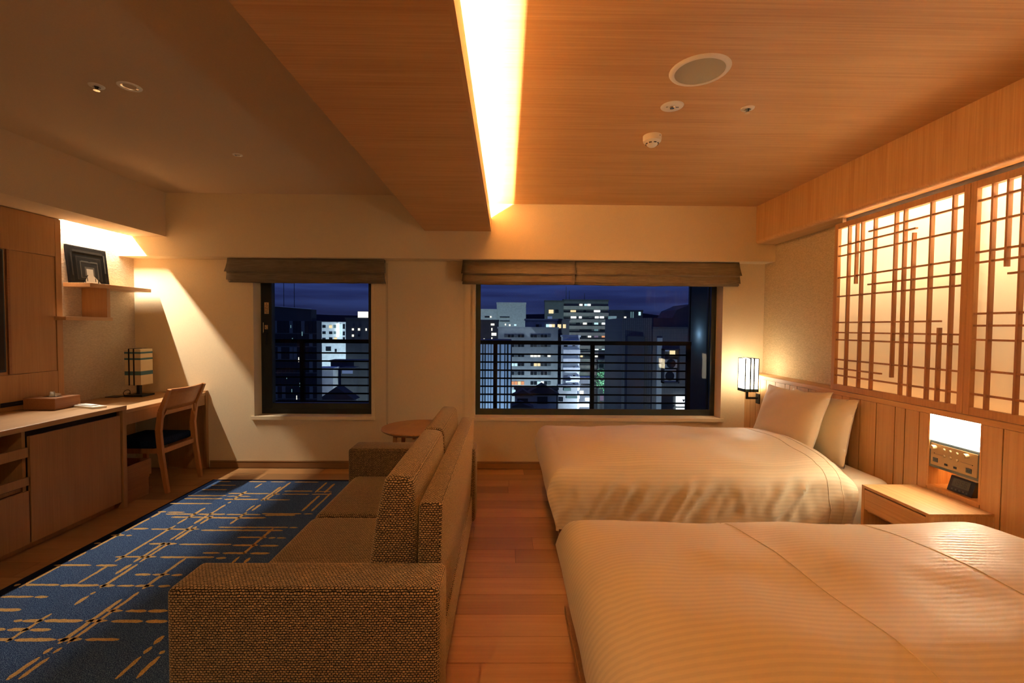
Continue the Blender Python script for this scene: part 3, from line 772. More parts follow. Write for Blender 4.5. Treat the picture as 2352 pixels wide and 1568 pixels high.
V1 = [(2.922, None, None), (2.858, 1.588, None), (2.814, None, None), (2.717, None, None), (2.570, 1.027, None), (2.511, None, None),
      (2.454, None, 1.826), (2.352, None, None), (2.292, None, 1.312), (2.235, None, None)]
H1 = [(1.848, 2.441, None), (1.783, None, None), (1.896, None, 2.764), (1.640, None, None), (1.574, None, 2.758), (1.517, None, None),
      (1.345, 2.287, None), (1.279, None, None), (1.231, None, None), (1.100, None, None), (1.041, 2.644, None), (.996, None, None)]
shoji(2.149, 3.040, V1, H1, 'shoji screen with dense lattice, above the far pillows')
V2 = [(2.053, None, None), (1.990, 1.582, None), (1.933, None, None), (1.86, None, None), (1.72, None, None), (1.66, 1.05, None), (1.60, None, 1.80), (1.47, None, None), (1.36, None, None)]
H2 = [(1.903, None, None), (1.797, None, None), (1.664, None, None), (1.616, None, None), (1.551, None, 1.981), (1.378, None, None), (1.322, None, None),
      (1.256, None, None), (1.113, None, None), (1.000, None, None)]
shoji(1.258, 2.149, V2, H2, 'shoji screen cut by the right edge, above the bedside lamp')
# light box around both screens
lbx = MB()
lbx.box(XP + .03, XRW, 3.012, 3.040, ZLED, 2.038)
lbx.box(XP + .03, XRW, 1.230, 1.258, ZLED, 2.038)
lbx.box(XRW - .012, XRW - .001, 1.258, 3.012, ZLED, 2.038)
lbx.box(XP + .11, XRW, 1.258, 3.012, 2.006, 2.038)
lbx.build('trim_6', 'boxbrown', kind=ST, label='brown-lined light box behind the shoji screens')
MB().box(XP + .055, XP + .11, 1.258, 3.012, 2.010, 2.037).build('trim_7', 'void', kind=ST, label='dark strip painting the shaded gap above the shoji screens')  # near-black strip stands in for the shadow line under the valance

# =================================================================== WINDOWS
def window(n, x0, x1, sash, label):
    w = thing('window_%d' % n, ((x0 + x1) / 2, YF, WZ0), label, 'window', kind=ST)
    d0 = YF - .012
    # timber lining and casing
    MB().box(x0 - .022, x0 + .003, d0, YF + .15, WZ0 - .022, WZ1).build('casing', 'plaster', w)
    MB().box(x1 - .003, x1 + .022, d0, YF + .15, WZ0 - .022, WZ1).build('casing', 'plaster', w)
    MB().box(x0 - .026, x1 + .026, d0 - .008, YF + .15, WZ0 - .030, WZ0 + .003, .002).build('sill', 'plaster', w)
    f0, f1 = YF + .115, YF + .165
    fr = .048
    # outer aluminium frame
    b = MB()
    b.box(x0, x0 + fr * .75, f0, f1, WZ0, WZ1).box(x1 - fr * .85, x1, f0, f1, WZ0, WZ1)
    b.box(x0 + fr * .75, x1 - fr * .85, f0, f1, WZ0, WZ0 + .050).box(x0 + fr * .75, x1 - fr * .85, f0, f1, WZ1 - .05, WZ1)
    b.build('frame', 'alu', w)
    gx0, gx1, gz0 = x0 + fr * .75, x1 - fr * .85, WZ0 + .050
    if sash:
        s = MB()
        s.box(gx0, gx0 + .072, f0 - .012, f1, gz0, WZ1 - .05, .003).box(gx1 - .022, gx1, f0 - .012, f1, gz0, WZ1 - .05, .003)
        s.box(gx0 + .072, gx1 - .022, f0 - .012, f1, gz0, gz0 + .055, .003)
        so = s.build('sash', 'alu', w)
        MB().box(gx0 + .060, gx0 + .068, f0 - .016, f0, gz0 + .05, WZ1 - .05).build('glazing_bead', 'alu', so)
        # lever handle
        hz = 1.225
        hh = MB().cyl((gx0 + .020, f0 - .022, hz), .018, .018, 'y', 18).bar((gx0 + .020, f0 - .034, hz), (gx0 + .030, f0 - .036, hz - .11), .018, .010, .012, .008)
        hh.build('handle', 'black', so)
        MB().box(gx0 - .012, gx0 - .004, f0 - .008, f0, hz, hz + .10).build('lock_rod', 'chrome', so)
        st = MB().box(gx0 + .006, gx0 + .046, f0 - .0135, f0 - .012, 1.405, 1.51).build('warning_sticker', 'sticker', so)
        k = MB()
        k.prism([(gx0 + .020, 1.492), (gx0 + .032, 1.492), (gx0 + .026, 1.503)], 'y', f0 - .0142, f0 - .0136)
        for c in range(4):
            for r in range(9):
                if (c * 5 + r * 3) % 7:
                    k.box(gx0 + .011 + c * .0085, gx0 + .0165 + c * .0085, f0 - .0142, f0 - .0136, 1.412 + r * .0085, 1.417 + r * .0085)
        k.build('sticker_print', 'stickerink', st)
        st2 = MB().box(gx0 + .008, gx0 + .036, f0 - .0135, f0 - .012, 1.262, 1.300).build('small_sticker', 'sticker', so)
        k = MB()
        for c in range(3):
            for r in range(4):
                if (c + r) % 3:
                    k.box(gx0 + .011 + c * .008, gx0 + .016 + c * .008, f0 - .0142, f0 - .0136, 1.266 + r * .008, 1.271 + r * .008)
        k.build('sticker_print', 'stickerink', st2)
        gx0 += .072
        gx1 -= .022
        gz0 += .055
    else:
        MB().box(gx0, gx0 + .012, f0 - .006, f0, gz0, WZ1).box(gx1 - .012, gx1, f0 - .006, f0, gz0, WZ1).box(gx0 + .012, gx1 - .012, f0 - .006, f0, gz0, gz0 + .012).build('glazing_bead', 'alu', w)
    MB().quad([(gx0, f0 + .028, gz0), (gx1, f0 + .028, gz0), (gx1, f0 + .028, WZ1 - .05), (gx0, f0 + .028, WZ1 - .05)]).build('pane', 'glass', w)
    return w
window(1, WLx0, WLx1, True, 'narrow casement window with dark frame, over the desk side')
window(2, WRx0, WRx1, False, 'wide fixed window with dark frame, above the far bed')

# roman blinds folded up under the beam
def blind(x0, x1, seam, label, cords):
    t = thing('roman_blind', ((x0 + x1) / 2, YF - .05, 1.69), label, 'blind', 'folded roman blinds over the windows')
    def panel(name, prof, xa, xb, thick=.004, sag=0.0):
        nu = max(8, int((xb - xa) / .04))
        m = MB()
        n = len(prof) - 1
        def fn(u, v):
            x = xa + (xb - xa) * u
            k = min(int(v * n), n - 1)
            f = v * n - k
            yy = prof[k][0] * (1 - f) + prof[k + 1][0] * f
            zz = prof[k][1] * (1 - f) + prof[k + 1][1] * f
            w = noise.noise(Vector((x * 3.2, zz * 9, xa)))
            w2 = noise.noise(Vector((x * 11, zz * 5, 3 + xa)))
            e = 1 - min(1, min(u, 1 - u) * (xb - xa) / .12)
            return (x + .012 * e * v * (1 if u > .5 else -1), yy - .010 * w * v - .004 * w2 - .004 * e, zz - sag * math.sin(PI * u) * v + .003 * w2 * v)
        m.grid(nu, 4 * n, fn)
        o = m.build(name, 'blind', t, smooth=True)
        so = o.modifiers.new('solid', 'SOLIDIFY')
        so.thickness = thick
        return o
    parts = [(x0, x1)] if seam is None else [(x0, seam - .001), (seam + .001, x1)]
    MB().box(x0 + .01, x1 - .01, YF - .075, YF - .03, 1.862, ZB).build('head_rail', 'blind', t)
    for a, b in parts:
        panel('cloth', [(YF - .092, ZB - .002), (YF - .098, 1.84), (YF - .108, 1.80), (YF - .122, 1.765)], a, b)
        panel('fold', [(YF - .118, 1.768), (YF - .104, 1.757), (YF - .108, 1.72), (YF - .106, 1.698)], a + .004, b - .002, sag=.003)
        panel('fold', [(YF - .098, 1.75), (YF - .094, 1.72), (YF - .090, 1.692), (YF - .086, 1.684)], a + .006, b - .004, sag=.006)
        panel('fold', [(YF - .082, 1.75), (YF - .080, 1.72), (YF - .076, 1.690), (YF - .070, 1.678)], a + .006, b - .004, sag=.004)
    for cx, zb in cords:
        c = MB()
        for s in (-.006, .006):
            z = 1.86
            while z > zb:
                b = bmesh.new()
                bmesh.ops.create_icosphere(b, subdivisions=1, radius=.0024)
                c._join(b, Matrix.Translation((cx + s * (1 if z > zb + .02 else .4), YF - .03, z)))
                z -= .0075
        c.build('bead_chain', 'black' if cx < -.5 else 'brass', t, kind='stuff')
    return t
blind(-2.455, -1.083, None, 'short brown roman blind over the narrow window', [(-1.078, .40)])
blind(-.392, 2.062, .60, 'long brown roman blind over the wide window', [(-.386, .40)])

# =================================================================== BEDS
def bed(y0, y1, xf, label, seed, name='bed'):
    """platform bed with its head on the wainscot; y0 near side, y1 far side, xf foot"""
    t = thing(name, ((xf + XP) / 2, (y0 + y1) / 2, 0), label, 'bed', 'pair of platform beds')
    MB().box(xf, XP - .004, y0, y1, .123, .16, .003).build('platform', 'frame_wood', t)
    for yy in (y0 + .12, y1 - .18):
        for xx in (xf + .06, XP - .30):
            MB().box(xx, xx + .06, yy, yy + .06, 0.0, .123, .002).build('leg', 'basewood', t)
    MB().box(xf + .05, XP - .012, y0 + .05, y1 - .05, .162, .448, .045, 4).build('mattress', 'sheet', t, smooth=True)
    return t

def duvet(name, label, x0, x1, y0, y1, ztop, zhem, seed, parent_seams, puff, nfold):
    """cloth laid over the bed: cloth coordinates q (along X) and p (along Y)"""
    r = .085
    a = (y1 - y0) / 2
    cy = (y0 + y1) / 2
    drop = ztop - zhem
    arc = r * PI / 2
    flatp = a - r
    P = flatp + arc + (drop - r)
    flatq = (x1 - x0) - r
    Q = flatq + arc + (drop - r)      # from head (q=0) to foot hem
    npn = int(2 * P / .016)
    nq = int(Q / .016)
    m = MB()
    def prof(d, flat, lim):
        if d <= flat:
            return d, 0.0
        if d <= flat + arc:
            th = (d - flat) / r
            return flat + r * math.sin(th), r * (1 - math.cos(th))
        return flat + r, r + (d - flat - arc)
    uvs = []
    def fn(u, v):
        q = Q * u
        p = -P + 2 * P * v
        sy, dy = prof(abs(p), flatp, P)
        sx, dx = prof(q, flatq, Q)
        s = 1 if p > 0 else -1
        x = x1 - sx
        yy = cy + s * sy
        dn = max(dx, dy) + 0.25 * min(dx, dy) * (1 if min(dx, dy) > 0 else 0)
        dn = min(dn, drop + .015)
        z = ztop - dn
        # puffiness of the top
        cx_ = min(1, max(0, (flatq - q) / .35))
        cp = min(1, max(0, (flatp - abs(p)) / .30))
        hd = min(1, q / .10)
        k = cx_ ** .5 * cp ** .5
        n1 = noise.noise(Vector((x * 1.7, yy * 2.2, seed)))
        n2 = noise.noise(Vector((x * 4.2, yy * 5.0, seed + 4)))
        n3 = noise.noise(Vector((x * 11, yy * 9.0, seed + 8)))
        topm = 1 - min(1, dn / .12)
        z += topm * (puff * k + .026 * n1 + .010 * n2 + .002 * n3)
        # head edge of the duvet: rolls down to the sheet
        if u < .06:
            e = 1 - u / .06
            z -= topm * (ztop - .452) * e ** 2.2 * .75
        # hanging sides: bulge and folds
        h = min(1, dn / drop)
        bul = math.sin(PI * min(1, h * .95)) * .022 - .095 * max(0, h - .42)
        f1 = noise.noise(Vector((x * nfold * 1.5 + dn * 4.2 + .8 * n1, dn * 1.6, seed + 11)))
        f2 = noise.noise(Vector((x * nfold * 2.8 + dn * 5.5, dn * 2.4, seed + 17)))
        f3 = noise.noise(Vector((x * nfold * 6.0 - dn * 6, dn * 6, seed + 21)))
        ridge = (1 - abs(f1) * 2.6)
        rid2 = (1 - abs(f2) * 2.6)
        wr = (.026 * max(-.3, ridge - .45) + .013 * max(-.3, rid2 - .4) + .004 * f3) * min(1, max(0, (dn - .02) / .10))
        if dy > 0:
            yy += s * ((math.sin(PI * min(1, h)) * .014 + wr) * min(1, dy / .1))
        if dx > 0:
            g1 = noise.noise(Vector((yy * 5, dn * 1.5, seed + 31)))
            g2 = noise.noise(Vector((yy * 13, dn * 2.5, seed + 35)))
            fo = min(1, dx / .1)
            x -= (bul * 1.0 + (.010 * g1 + .004 * g2) * h) * fo
        z += .010 * noise.noise(Vector((x * 5, yy * 5, seed + 40))) * h
        return (x, yy, z)
    b = m.bm
    uvl = b.loops.layers.uv.new('UVMap')
    V = [[b.verts.new(fn(i / nq, j / npn)) for j in range(npn + 1)] for i in range(nq + 1)]
    for i in range(nq):
        for j in range(npn):
            f = b.faces.new((V[i][j], V[i][j + 1], V[i + 1][j + 1], V[i + 1][j]))
            for lp, (ii, jj) in zip(f.loops, ((i, j), (i, j + 1), (i + 1, j + 1), (i + 1, j))):
                lp[uvl].uv = (Q * ii / nq, -P + 2 * P * jj / npn)
    o = m.build(name, 'linen', None, smooth=True, label=label, cat='duvet', group='striped duvets on the beds', uv=False)
    for pol in o.data.polygons:
        pol.use_smooth = True
    # stitched seams running across the duvet
    for q0, skew in parent_seams:
        pts = []
        for j in range(0, 81):
            v = .5 + (j / 80 - .5) * .985
            u = (q0 + skew * (v - .5)) / Q
            px = fn(u, v)
            pts.append((px[0], px[1], px[2] + .0006))
        MB().tube(pts, .0017, 6).build('seam', 'sheet', o)
    return o

bed(2.457, 3.56, .30, 'low platform bed beside the wide window', 1)
bed(0.66, 1.831, .245, 'low platform bed nearest the viewpoint', 2)
duvet('duvet', 'cream striped duvet on the far bed under the window', .248, 1.93, 2.462, 3.575, .528, .195, 3.0, [(.12, .10), (.20, .12)], .062, 3.4)
duvet('duvet', 'cream striped duvet on the near bed in the foreground', .232, 1.93, 0.655, 1.868, .520, .205, 9.0, [(.50, .10), (1.02, .14)], .050, 3.0)

def pillow(label, c, w, h, t, lean, yaw, roll, seed):
    m = MB()
    nu, nv = 44, 32
    def surf(sgn):
        def fn(u, v):
            a, b = 2 * u - 1, 2 * v - 1
            edge = max(0.0, (1 - abs(a) ** 2.6)) ** .55 * max(0.0, (1 - abs(b) ** 2.6)) ** .55
            pin = 1 - .055 * (1 - abs(a) ** 2) * 1.0 if False else 1
            x = a * w / 2 * (1 - .05 * (1 - abs(b) ** 2) * 0 - .075 * (1 - b * b))
            y_ = b * h / 2 * (1 - .11 * (1 - a * a))
            z = sgn * (t / 2 * edge)
            z += .006 * edge * noise.noise(Vector((a * 2.5, b * 2.5, seed + sgn)))
            dcor = min(1, math.hypot(1 - abs(a), 1 - abs(b)) / .7)
            z += sgn * .010 * (1 - dcor) * noise.noise(Vector((a * 6 + b * 4, b * 6 - a * 4, seed + 5))) + .006 * noise.noise(Vector((a * 1.3, b * 1.3, seed + 9)))
            return (x, y_, z)
        return fn
    m.grid(nu, nv, surf(1))
    m.grid(nu, nv, surf(-1))
    bmesh.ops.remove_doubles(m.bm, verts=m.bm.verts, dist=.0005)
    bmesh.ops.recalc_face_normals(m.bm, faces=m.bm.faces)
    # local: x across (becomes world Y), y up the pillow, z outwards (-X)
    L = Matrix(((0, 0, -1, 0), (1, 0, 0, 0), (0, 1, 0, 0), (0, 0, 0, 1)))
    R = Matrix.Rotation(yaw, 4, 'Z') @ Matrix.Rotation(lean, 4, 'Y') @ Matrix.Rotation(roll, 4, 'X')
    bmesh.ops.transform(m.bm, matrix=Matrix.Translation(c) @ R @ L, verts=m.bm.verts)
    o = m.build('pillow', 'sheet', None, smooth=True, label=label, cat='pillow', group='pillows on the far bed')
    for pol in o.data.polygons:
        pol.use_smooth = True
    return o
pillow('front cream pillow leaning at the head of the far bed', (1.985, 3.165, .685), .665, .43, .15, .36, .02, -.05, 2.0)
pillow('rear cream pillow tucked behind the front one', (2.108, 3.055, .655), .665, .43, .13, .20, -.02, -.02, 7.0)

# =================================================================== NIGHTSTAND AND BEDSIDE NICHE
nx0, ny0, ny1, nz = 1.893, 1.985, 2.372, .478
t = thing('nightstand', (2.04, 2.18, 0), 'small oak nightstand with one drawer between the beds', 'nightstand')
MB().box(nx0, XP - .001, ny0, ny1, nz - .014, nz, .001).build('top', 'oak_y', t)
MB().box(nx0 + .001, XP - .001, ny0, ny0 + .018, 0, nz - .014).build('side_panel', 'oak_z', t)
MB().box(nx0 + .001, XP - .001, ny1 - .018, ny1, 0, nz - .014).build('side_panel', 'oak_z', t)
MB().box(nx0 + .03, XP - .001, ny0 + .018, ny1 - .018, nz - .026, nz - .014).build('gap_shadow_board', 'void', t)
MB().box(nx0 + .002, nx0 + .020, ny0 + .019, ny1 - .019, nz - .125, nz - .021, .001).build('drawer_front', 'oak_y', t)
MB().box(nx0 + .020, XP - .001, ny0 + .018, ny1 - .018, nz - .14, nz - .125).build('drawer_floor', 'oak_y', t)
MB().box(XP - .02, XP - .001, ny0 + .018, ny1 - .018, 0, nz - .14).build('back_panel', 'oak_z', t)

nd = .13
t = thing('bedside_niche', (XP + .06, 2.186, NZ0), 'recessed oak niche with lit panel above the nightstand', 'niche')
MB().box(XP, XP + nd, NY0 - .0015, NY0 + .008, NZ0, NZ1).build('niche_side', 'oak_z', t)
MB().box(XP, XP + nd, NY1 - .008, NY1 + .0015, NZ0, NZ1).build('niche_side', 'oak_z', t)
MB().box(XP, XP + nd, NY0 + .008, NY1 - .008, NZ0, NZ0 + .010).build('niche_floor', 'oak_y', t)
MB().box(XP + nd, XP + nd + .01, NY0, NY1, NZ0, NZ1).build('niche_back', 'oak_z', t)
MB().box(XP + .002, XP + .012, NY0 + .0015, NY1 - .0015, .738, NZ1 - .0015).build('light_panel', 'panel_light', t, label='glowing white acrylic panel')
cp = MB().box(XP + .004, XP + .06, NY0 + .003, NY1 - .003, .598, .737, .001).build('control_panel', 'tealgrey', t)
pl = MB().box(XP + .001, XP + .0042, NY0 + .017, NY1 - .017, .612, .722, .0006).build('brass_plate', 'brass', cp)
def at_p(fy, fz):
    return NY1 - .014 - fy * (NY1 - NY0 - .028), .724 - fz * .117
for fy, fz, r, h in ((.115, .17, .0105, .022), (.80, .17, .0105, .022)):
    yy, zz = at_p(fy, fz)
    MB().cyl((XP + .001 - h / 2, yy, zz), r, h, 'x', 20, bev=.001).build('dial', 'brass', cp)
for fy, fz in ((.32, .19), (.455, .19), (.595, .20), (.325, .46), (.46, .46), (.595, .47)):
    yy, zz = at_p(fy, fz)
    MB().cyl((XP - .0035, yy, zz), .0068, .009, 'x', 18, bev=.0015).build('push_button', 'brass', cp)
for fy, fz in ((.125, .72), (.83, .76)):
    yy, zz = at_p(fy, fz)
    so = MB().box(XP - .0015, XP + .002, yy - .013, yy + .013, zz - .011, zz + .011, .0008).build('socket', 'socket', cp)
for fy, fz in ((.36, .80), (.555, .81)):
    yy, zz = at_p(fy, fz)
    MB().box(XP - .001, XP + .002, yy - .0075, yy + .0075, zz - .005, zz + .005).build('usb_port', 'black', cp)
for fy, fz in ((.125, .72), (.83, .76)):
    yy, zz = at_p(fy, fz)
    MB().box(XP - .002, XP - .0012, yy - .0055, yy - .0035, zz - .005, zz + .005).box(XP - .002, XP - .0012, yy + .0035, yy + .0055, zz - .005, zz + .005).build('socket_slots', 'black', cp)
for fy, fz in ((.10, .44), (.90, .50)):
    yy, zz = at_p(fy, fz)
    MB().cyl((XP, yy, zz), .0018, .003, 'x', 10).build('indicator', 'black', cp)
for a, b, fz in ((.12, .26, .46), (.66, .88, .49)):
    y0_, z0_ = at_p(a, fz)
    y1_, _ = at_p(b, fz)
    MB().box(XP + .0004, XP + .0012, y1_, y0_, z0_ - .0006, z0_ + .0006).build('engraved_line', 'tealgrey', cp)

# digital clock reading 19:56 standing in the niche
ck = thing('alarm_clock', (XP + .05, 2.17, NZ0 + .010), 'black digital alarm clock showing 19:56 in the niche', 'clock')
cy0, cy1, cz = 2.108, 2.232, NZ0 + .0105
sl = .022
MB().prism([(XP + .020, cz), (XP + .020 + sl, cz + .074), (XP + .052 + sl, cz + .074), (XP + .100, cz)], 'y', cy0, cy1, .003).build('case', 'black', ck)
fx = lambda z: XP + .020 + sl * (z - cz) / .074 - .0006
def face_quad(y0_, y1_, z0_, z1_, mat, nm, par, d=0.0):
    o = MB()
    pts = [(fx(z0_) - d, y1_), (fx(z0_) - d, y0_)]
    o.quad([(fx(z0_) - d, y1_, z0_), (fx(z0_) - d, y0_, z0_), (fx(z1_) - d, y0_, z1_), (fx(z1_) - d, y1_, z1_)])
    r_ = bmesh.ops.extrude_face_region(o.bm, geom=list(o.bm.faces))
    for vtx in [g for g in r_['geom'] if isinstance(g, bmesh.types.BMVert)]:
        vtx.co.x -= .0006
    bmesh.ops.recalc_face_normals(o.bm, faces=o.bm.faces)
    return o.build(nm, mat, par)
lcd = face_quad(cy0 + .022, cy1 - .018, cz + .026, cz + .064, 'lcd', 'screen', ck)
SEG = {'1': 'bc', '9': 'abcdfg', '5': 'acdfg', '6': 'acdefg'}
def digit(ch, yl, w, zb, h, par):
    o = MB()
    s = .0022
    sg = {'a': (0, w, h - s, h), 'b': (w - s, w, h / 2, h), 'c': (w - s, w, 0, h / 2), 'd': (0, w, 0, s), 'e': (0, s, 0, h / 2), 'f': (0, s, h / 2, h), 'g': (0, w, h / 2 - s / 2, h / 2 + s / 2)}
    for k in SEG[ch]:
        a, b, c, d = sg[k]
        z0_, z1_ = zb + c, zb + d
        o.quad([(fx(z0_) - .0010, yl - a, z0_), (fx(z0_) - .0010, yl - b, z0_), (fx(z1_) - .0010, yl - b, z1_), (fx(z1_) - .0010, yl - a, z1_)])
    o.build('digit', 'black', par)
yl = cy1 - .024
for ch in '19':
    digit(ch, yl, .0115, cz + .034, .024, lcd)
    yl -= .0165
MB().box(fx(cz + .05) - .0012, fx(cz + .05) - .0006, yl + .0005, yl + .0025, cz + .050, cz + .0525).box(fx(cz + .04) - .0012, fx(cz + .04) - .0006, yl + .0005, yl + .0025, cz + .040, cz + .0425).build('colon', 'black', lcd)
yl -= .0035
for ch in '56':
    digit(ch, yl, .0115, cz + .034, .024, lcd)
    yl -= .0165
for k in range(5):
    yy = cy1 - .022 - k * .018
    MB().box(fx(cz + .014) - .002, fx(cz + .014) + .001, yy - .010, yy, cz + .0095, cz + .0155, .0006).build('key', 'socket', ck)

# wall lamp beside the window
sn = thing('wall_lamp', (XP, 3.96, .70), 'lit paper box wall lamp on a black bracket by the window', 'wall lamp')
lx0, lx1, ly0, ly1, lz0, lz1 = 2.040, 2.152, 3.850, 3.968, .762, 1.043
shd = MB().box(lx0, lx1, ly0, ly1, lz0 + .022, lz1).build('shade', 'sconce_glow', sn)
MB().box(lx0 - .0006, lx1 + .0006, ly0 - .0006, ly1 + .0006, lz0, lz0 + .022).build('patterned_band', 'shade_teal', shd)
for xx, yy in ((lx0, ly0), (lx1, ly0), (lx0, ly1), (lx1, ly1)):
    MB().box(xx - .0034, xx + .0034, yy - .0034, yy + .0034, lz0 - .002, lz1 + .002).build('edge_wire', 'blackmetal', shd)
for zz in (lz0 - .001, lz1 + .001):
    for a, b in (((lx0, ly0), (lx1, ly0)), ((lx0, ly1), (lx1, ly1)), ((lx0, ly0), (lx0, ly1)), ((lx1, ly0), (lx1, ly1))):
        MB().bar((a[0], a[1], zz), (b[0], b[1], zz), .005, .005, side=(0, 0, 1)).build('edge_wire', 'blackmetal', shd)
for xx in (lx0 + .043, lx0 + .073):
    MB().box(xx - .0055, xx + .0055, ly0 - .004, ly0 - .0015, lz0 - .004, lz1 + .004).box(xx - .0055, xx + .0055, ly0 - .004, ly1, lz1 + .003, lz1 + .006).build('strap', 'blackmetal', shd)
br = MB()
br.box(2.083, 2.099, 3.905, 3.921, .690, lz0)
br.box(2.083, 2.185, 3.905, 3.921, .690, .706)
br.build('arm', 'blackmetal', sn)
MB().box(2.182, XP - .0002, 3.885, 3.940, .650, .735, .001).build('wall_plate', 'blackmetal', sn)

# =================================================================== RUG
t = thing('rug', (-1.5, 2.3, 0), 'navy rug with broken ochre lines under the sofa', 'rug')
RX0, RX1, RY0, RY1 = -2.444, -.52, .55, 3.79
MB().box(RX0 + .058, RX1 - .058, RY0 + .058, RY1 - .03, .0005, .0095, .002).build('pile', 'rug', t)
e = MB()
e.box(RX0, RX0 + .058, RY0, RY1, .0005, .009, .002).box(RX1 - .058, RX1, RY0, RY1, .0005, .009, .002)
e.box(RX0 + .058, RX1 - .058, RY0, RY0 + .058, .0005, .009, .002).box(RX0 + .058, RX1 - .058, RY1 - .03, RY1, .0005, .009, .002)
e.build('border', 'rug_edge', t)
rl = MB()
rr_ = random.Random(5)
def dash(xa, xb, ya, yb, horiz):
    L = (xb - xa) if horiz else (yb - ya)
    n = max(3, int(L / .018))
    up, lo = [], []
    for i in range(n + 1):
        f = i / n
        end = min(1.0, min(i, n - i) / 1.5 + .35)
        j1, j2 = rr_.uniform(-.0022, .0022), rr_.uniform(-.0022, .0022)
        if horiz:
            x = xa + f * (xb - xa)
            c, w = (ya + yb) / 2, (yb - ya) / 2 * end
            up.append((x, c + w + j1, .0099))
            lo.append((x, c - w + j2, .0099))
        else:
            yv = ya + f * (yb - ya)
            c, w = (xa + xb) / 2, (xb - xa) / 2 * end
            up.append((c - w + j1, yv, .0099))
            lo.append((c + w + j2, yv, .0099))
    U = [rl.bm.verts.new(p) for p in up]
    W_ = [rl.bm.verts.new(p) for p in lo]
    for i in range(n):
        rl.bm.faces.new((W_[i], W_[i + 1], U[i + 1], U[i]))
for i, (xa, xb, yy) in enumerate(RUG_H):
    w = .0085 + .0025 * ((i * 7) % 3) * .5
    dash(max(xa, RX0 + .012), min(xb, RX1), yy - w, yy + w, True)
for i, (xx, ya, yb) in enumerate(RUG_V):
    w = .0085 + .002 * ((i * 5) % 3) * .5
    dash(xx - w, xx + w, ya, min(yb, RY1 - .004), False)
rl.build('line_pattern', 'rug_line', t, kind='stuff')

# =================================================================== SOFA
t = thing('sofa', (-.6, 2.15, 0), 'brown woven two-seat sofa with its back to the beds', 'sofa')
AX0, AX1, AY0, AY1 = -.985, -.190, 1.302, 3.005
AZ = .535
for a, b in ((AY0, AY0 + .165), (AY1 - .185, AY1)):
    MB().box(AX0, AX1, a, b, .07, AZ, .022, 4).build('arm', 'sofa', t, smooth=True)
MB().box(AX0 + .03, AX1 - .02, AY0 + .16, AY1 - .18, .07, .24, .01).build('base', 'sofa', t)
MB().prism([(-.296, .12), (-.226, .12), (-.213, .40), (-.206, .722), (-.284, .722)], 'y', AY0 + .17, AY1 - .10, .012, 3).build('back_frame', 'sofa', t, smooth=True)
ym = 2.205
for a, b in ((AY0 + .168, ym), (ym, AY1 - .188)):
    MB().box(-.945, -.30, a + .002, b - .002, .22, .372, .035, 4).build('seat_cushion', 'sofa', t, smooth=True)
def backcushion(a, b):
    m = MB()
    m.prism([(-.475, .368), (-.300, .372), (-.292, .60), (-.305, .80), (-.400, .808), (-.432, .66)], 'y', a, b, .028, 4)
    return m.build('back_cushion', 'sofa', t, smooth=True)
backcushion(1.482, ym - .003)
backcushion(ym + .003, 2.835)
for xx in (AX0 + .05, AX1 - .10):
    for yy in (AY0 + .05, AY1 - .10):
        MB().box(xx, xx + .05, yy, yy + .05, .0105 if xx < -.6 else .0, .07, .002).build('leg', 'basewood', t)

# =================================================================== ROUND SIDE TABLE
t = thing('side_table', (-.70, 3.60, 0), 'round light-wood side table behind the sofa end', 'table')
MB().lathe((-.70, 3.60, .478), [(0, 0), (.262, 0), (.280, .010), (.284, .019), (.280, .024), (0, .024)], 56).build('table_top', 'frame_wood', t, smooth=True)
for k in range(4):
    a = PI / 4 + k * PI / 2
    dx, dy = math.cos(a), math.sin(a)
    MB().bar((-.70 + .20 * dx, 3.60 + .20 * dy, .478), (-.70 + .235 * dx, 3.60 + .235 * dy, .0105), .034, .034, .022, .022, .003).build('leg', 'chairwood', t)
MB().box(-.86, -.54, 3.59, 3.61, .44, .478).box(-.71, -.69, 3.44, 3.76, .44, .478).build('apron', 'chairwood', t)

# =================================================================== CABINETS AND WORKTOP
CF = -2.70        # front plane
CZ = .725
PY = 3.235        # far end of cabinets
t = thing('worktop', (-3.0, 2.4, CZ), 'oak worktop running over the low cabinets', 'worktop')
MB().box(XL + .002, CF + .012, .8, PY + .004, CZ - .030, CZ, .002).build('slab', 'topwood', t)
MB().box(CF - .03, CF + .010, PY - .032, PY, 0, CZ - .030, .001).build('end_panel', 'cabwood', t)
MB().box(XL + .002, CF - .03, PY - .032, PY, 0, CZ - .030, .001).build('end_panel_return', 'cabwood', t)
# door cabinet (minibar) between drawer unit and end panel
t = thing('low_cabinet', (-3.0, 2.9, 0), 'low cabinet with one wide door and a dark gap above', 'cabinet')
MB().box(XL + .02, CF - .03, 2.59, PY - .034, .045, CZ - .032).build('body', 'void', t)
MB().box(CF - .018, CF, 2.592, PY - .038, .050, .660, .0015).build('door', 'cabwood', t)
MB().box(XL + .05, CF - .055, 2.59, PY - .034, 0, .045).build('plinth', 'cabwood', t)
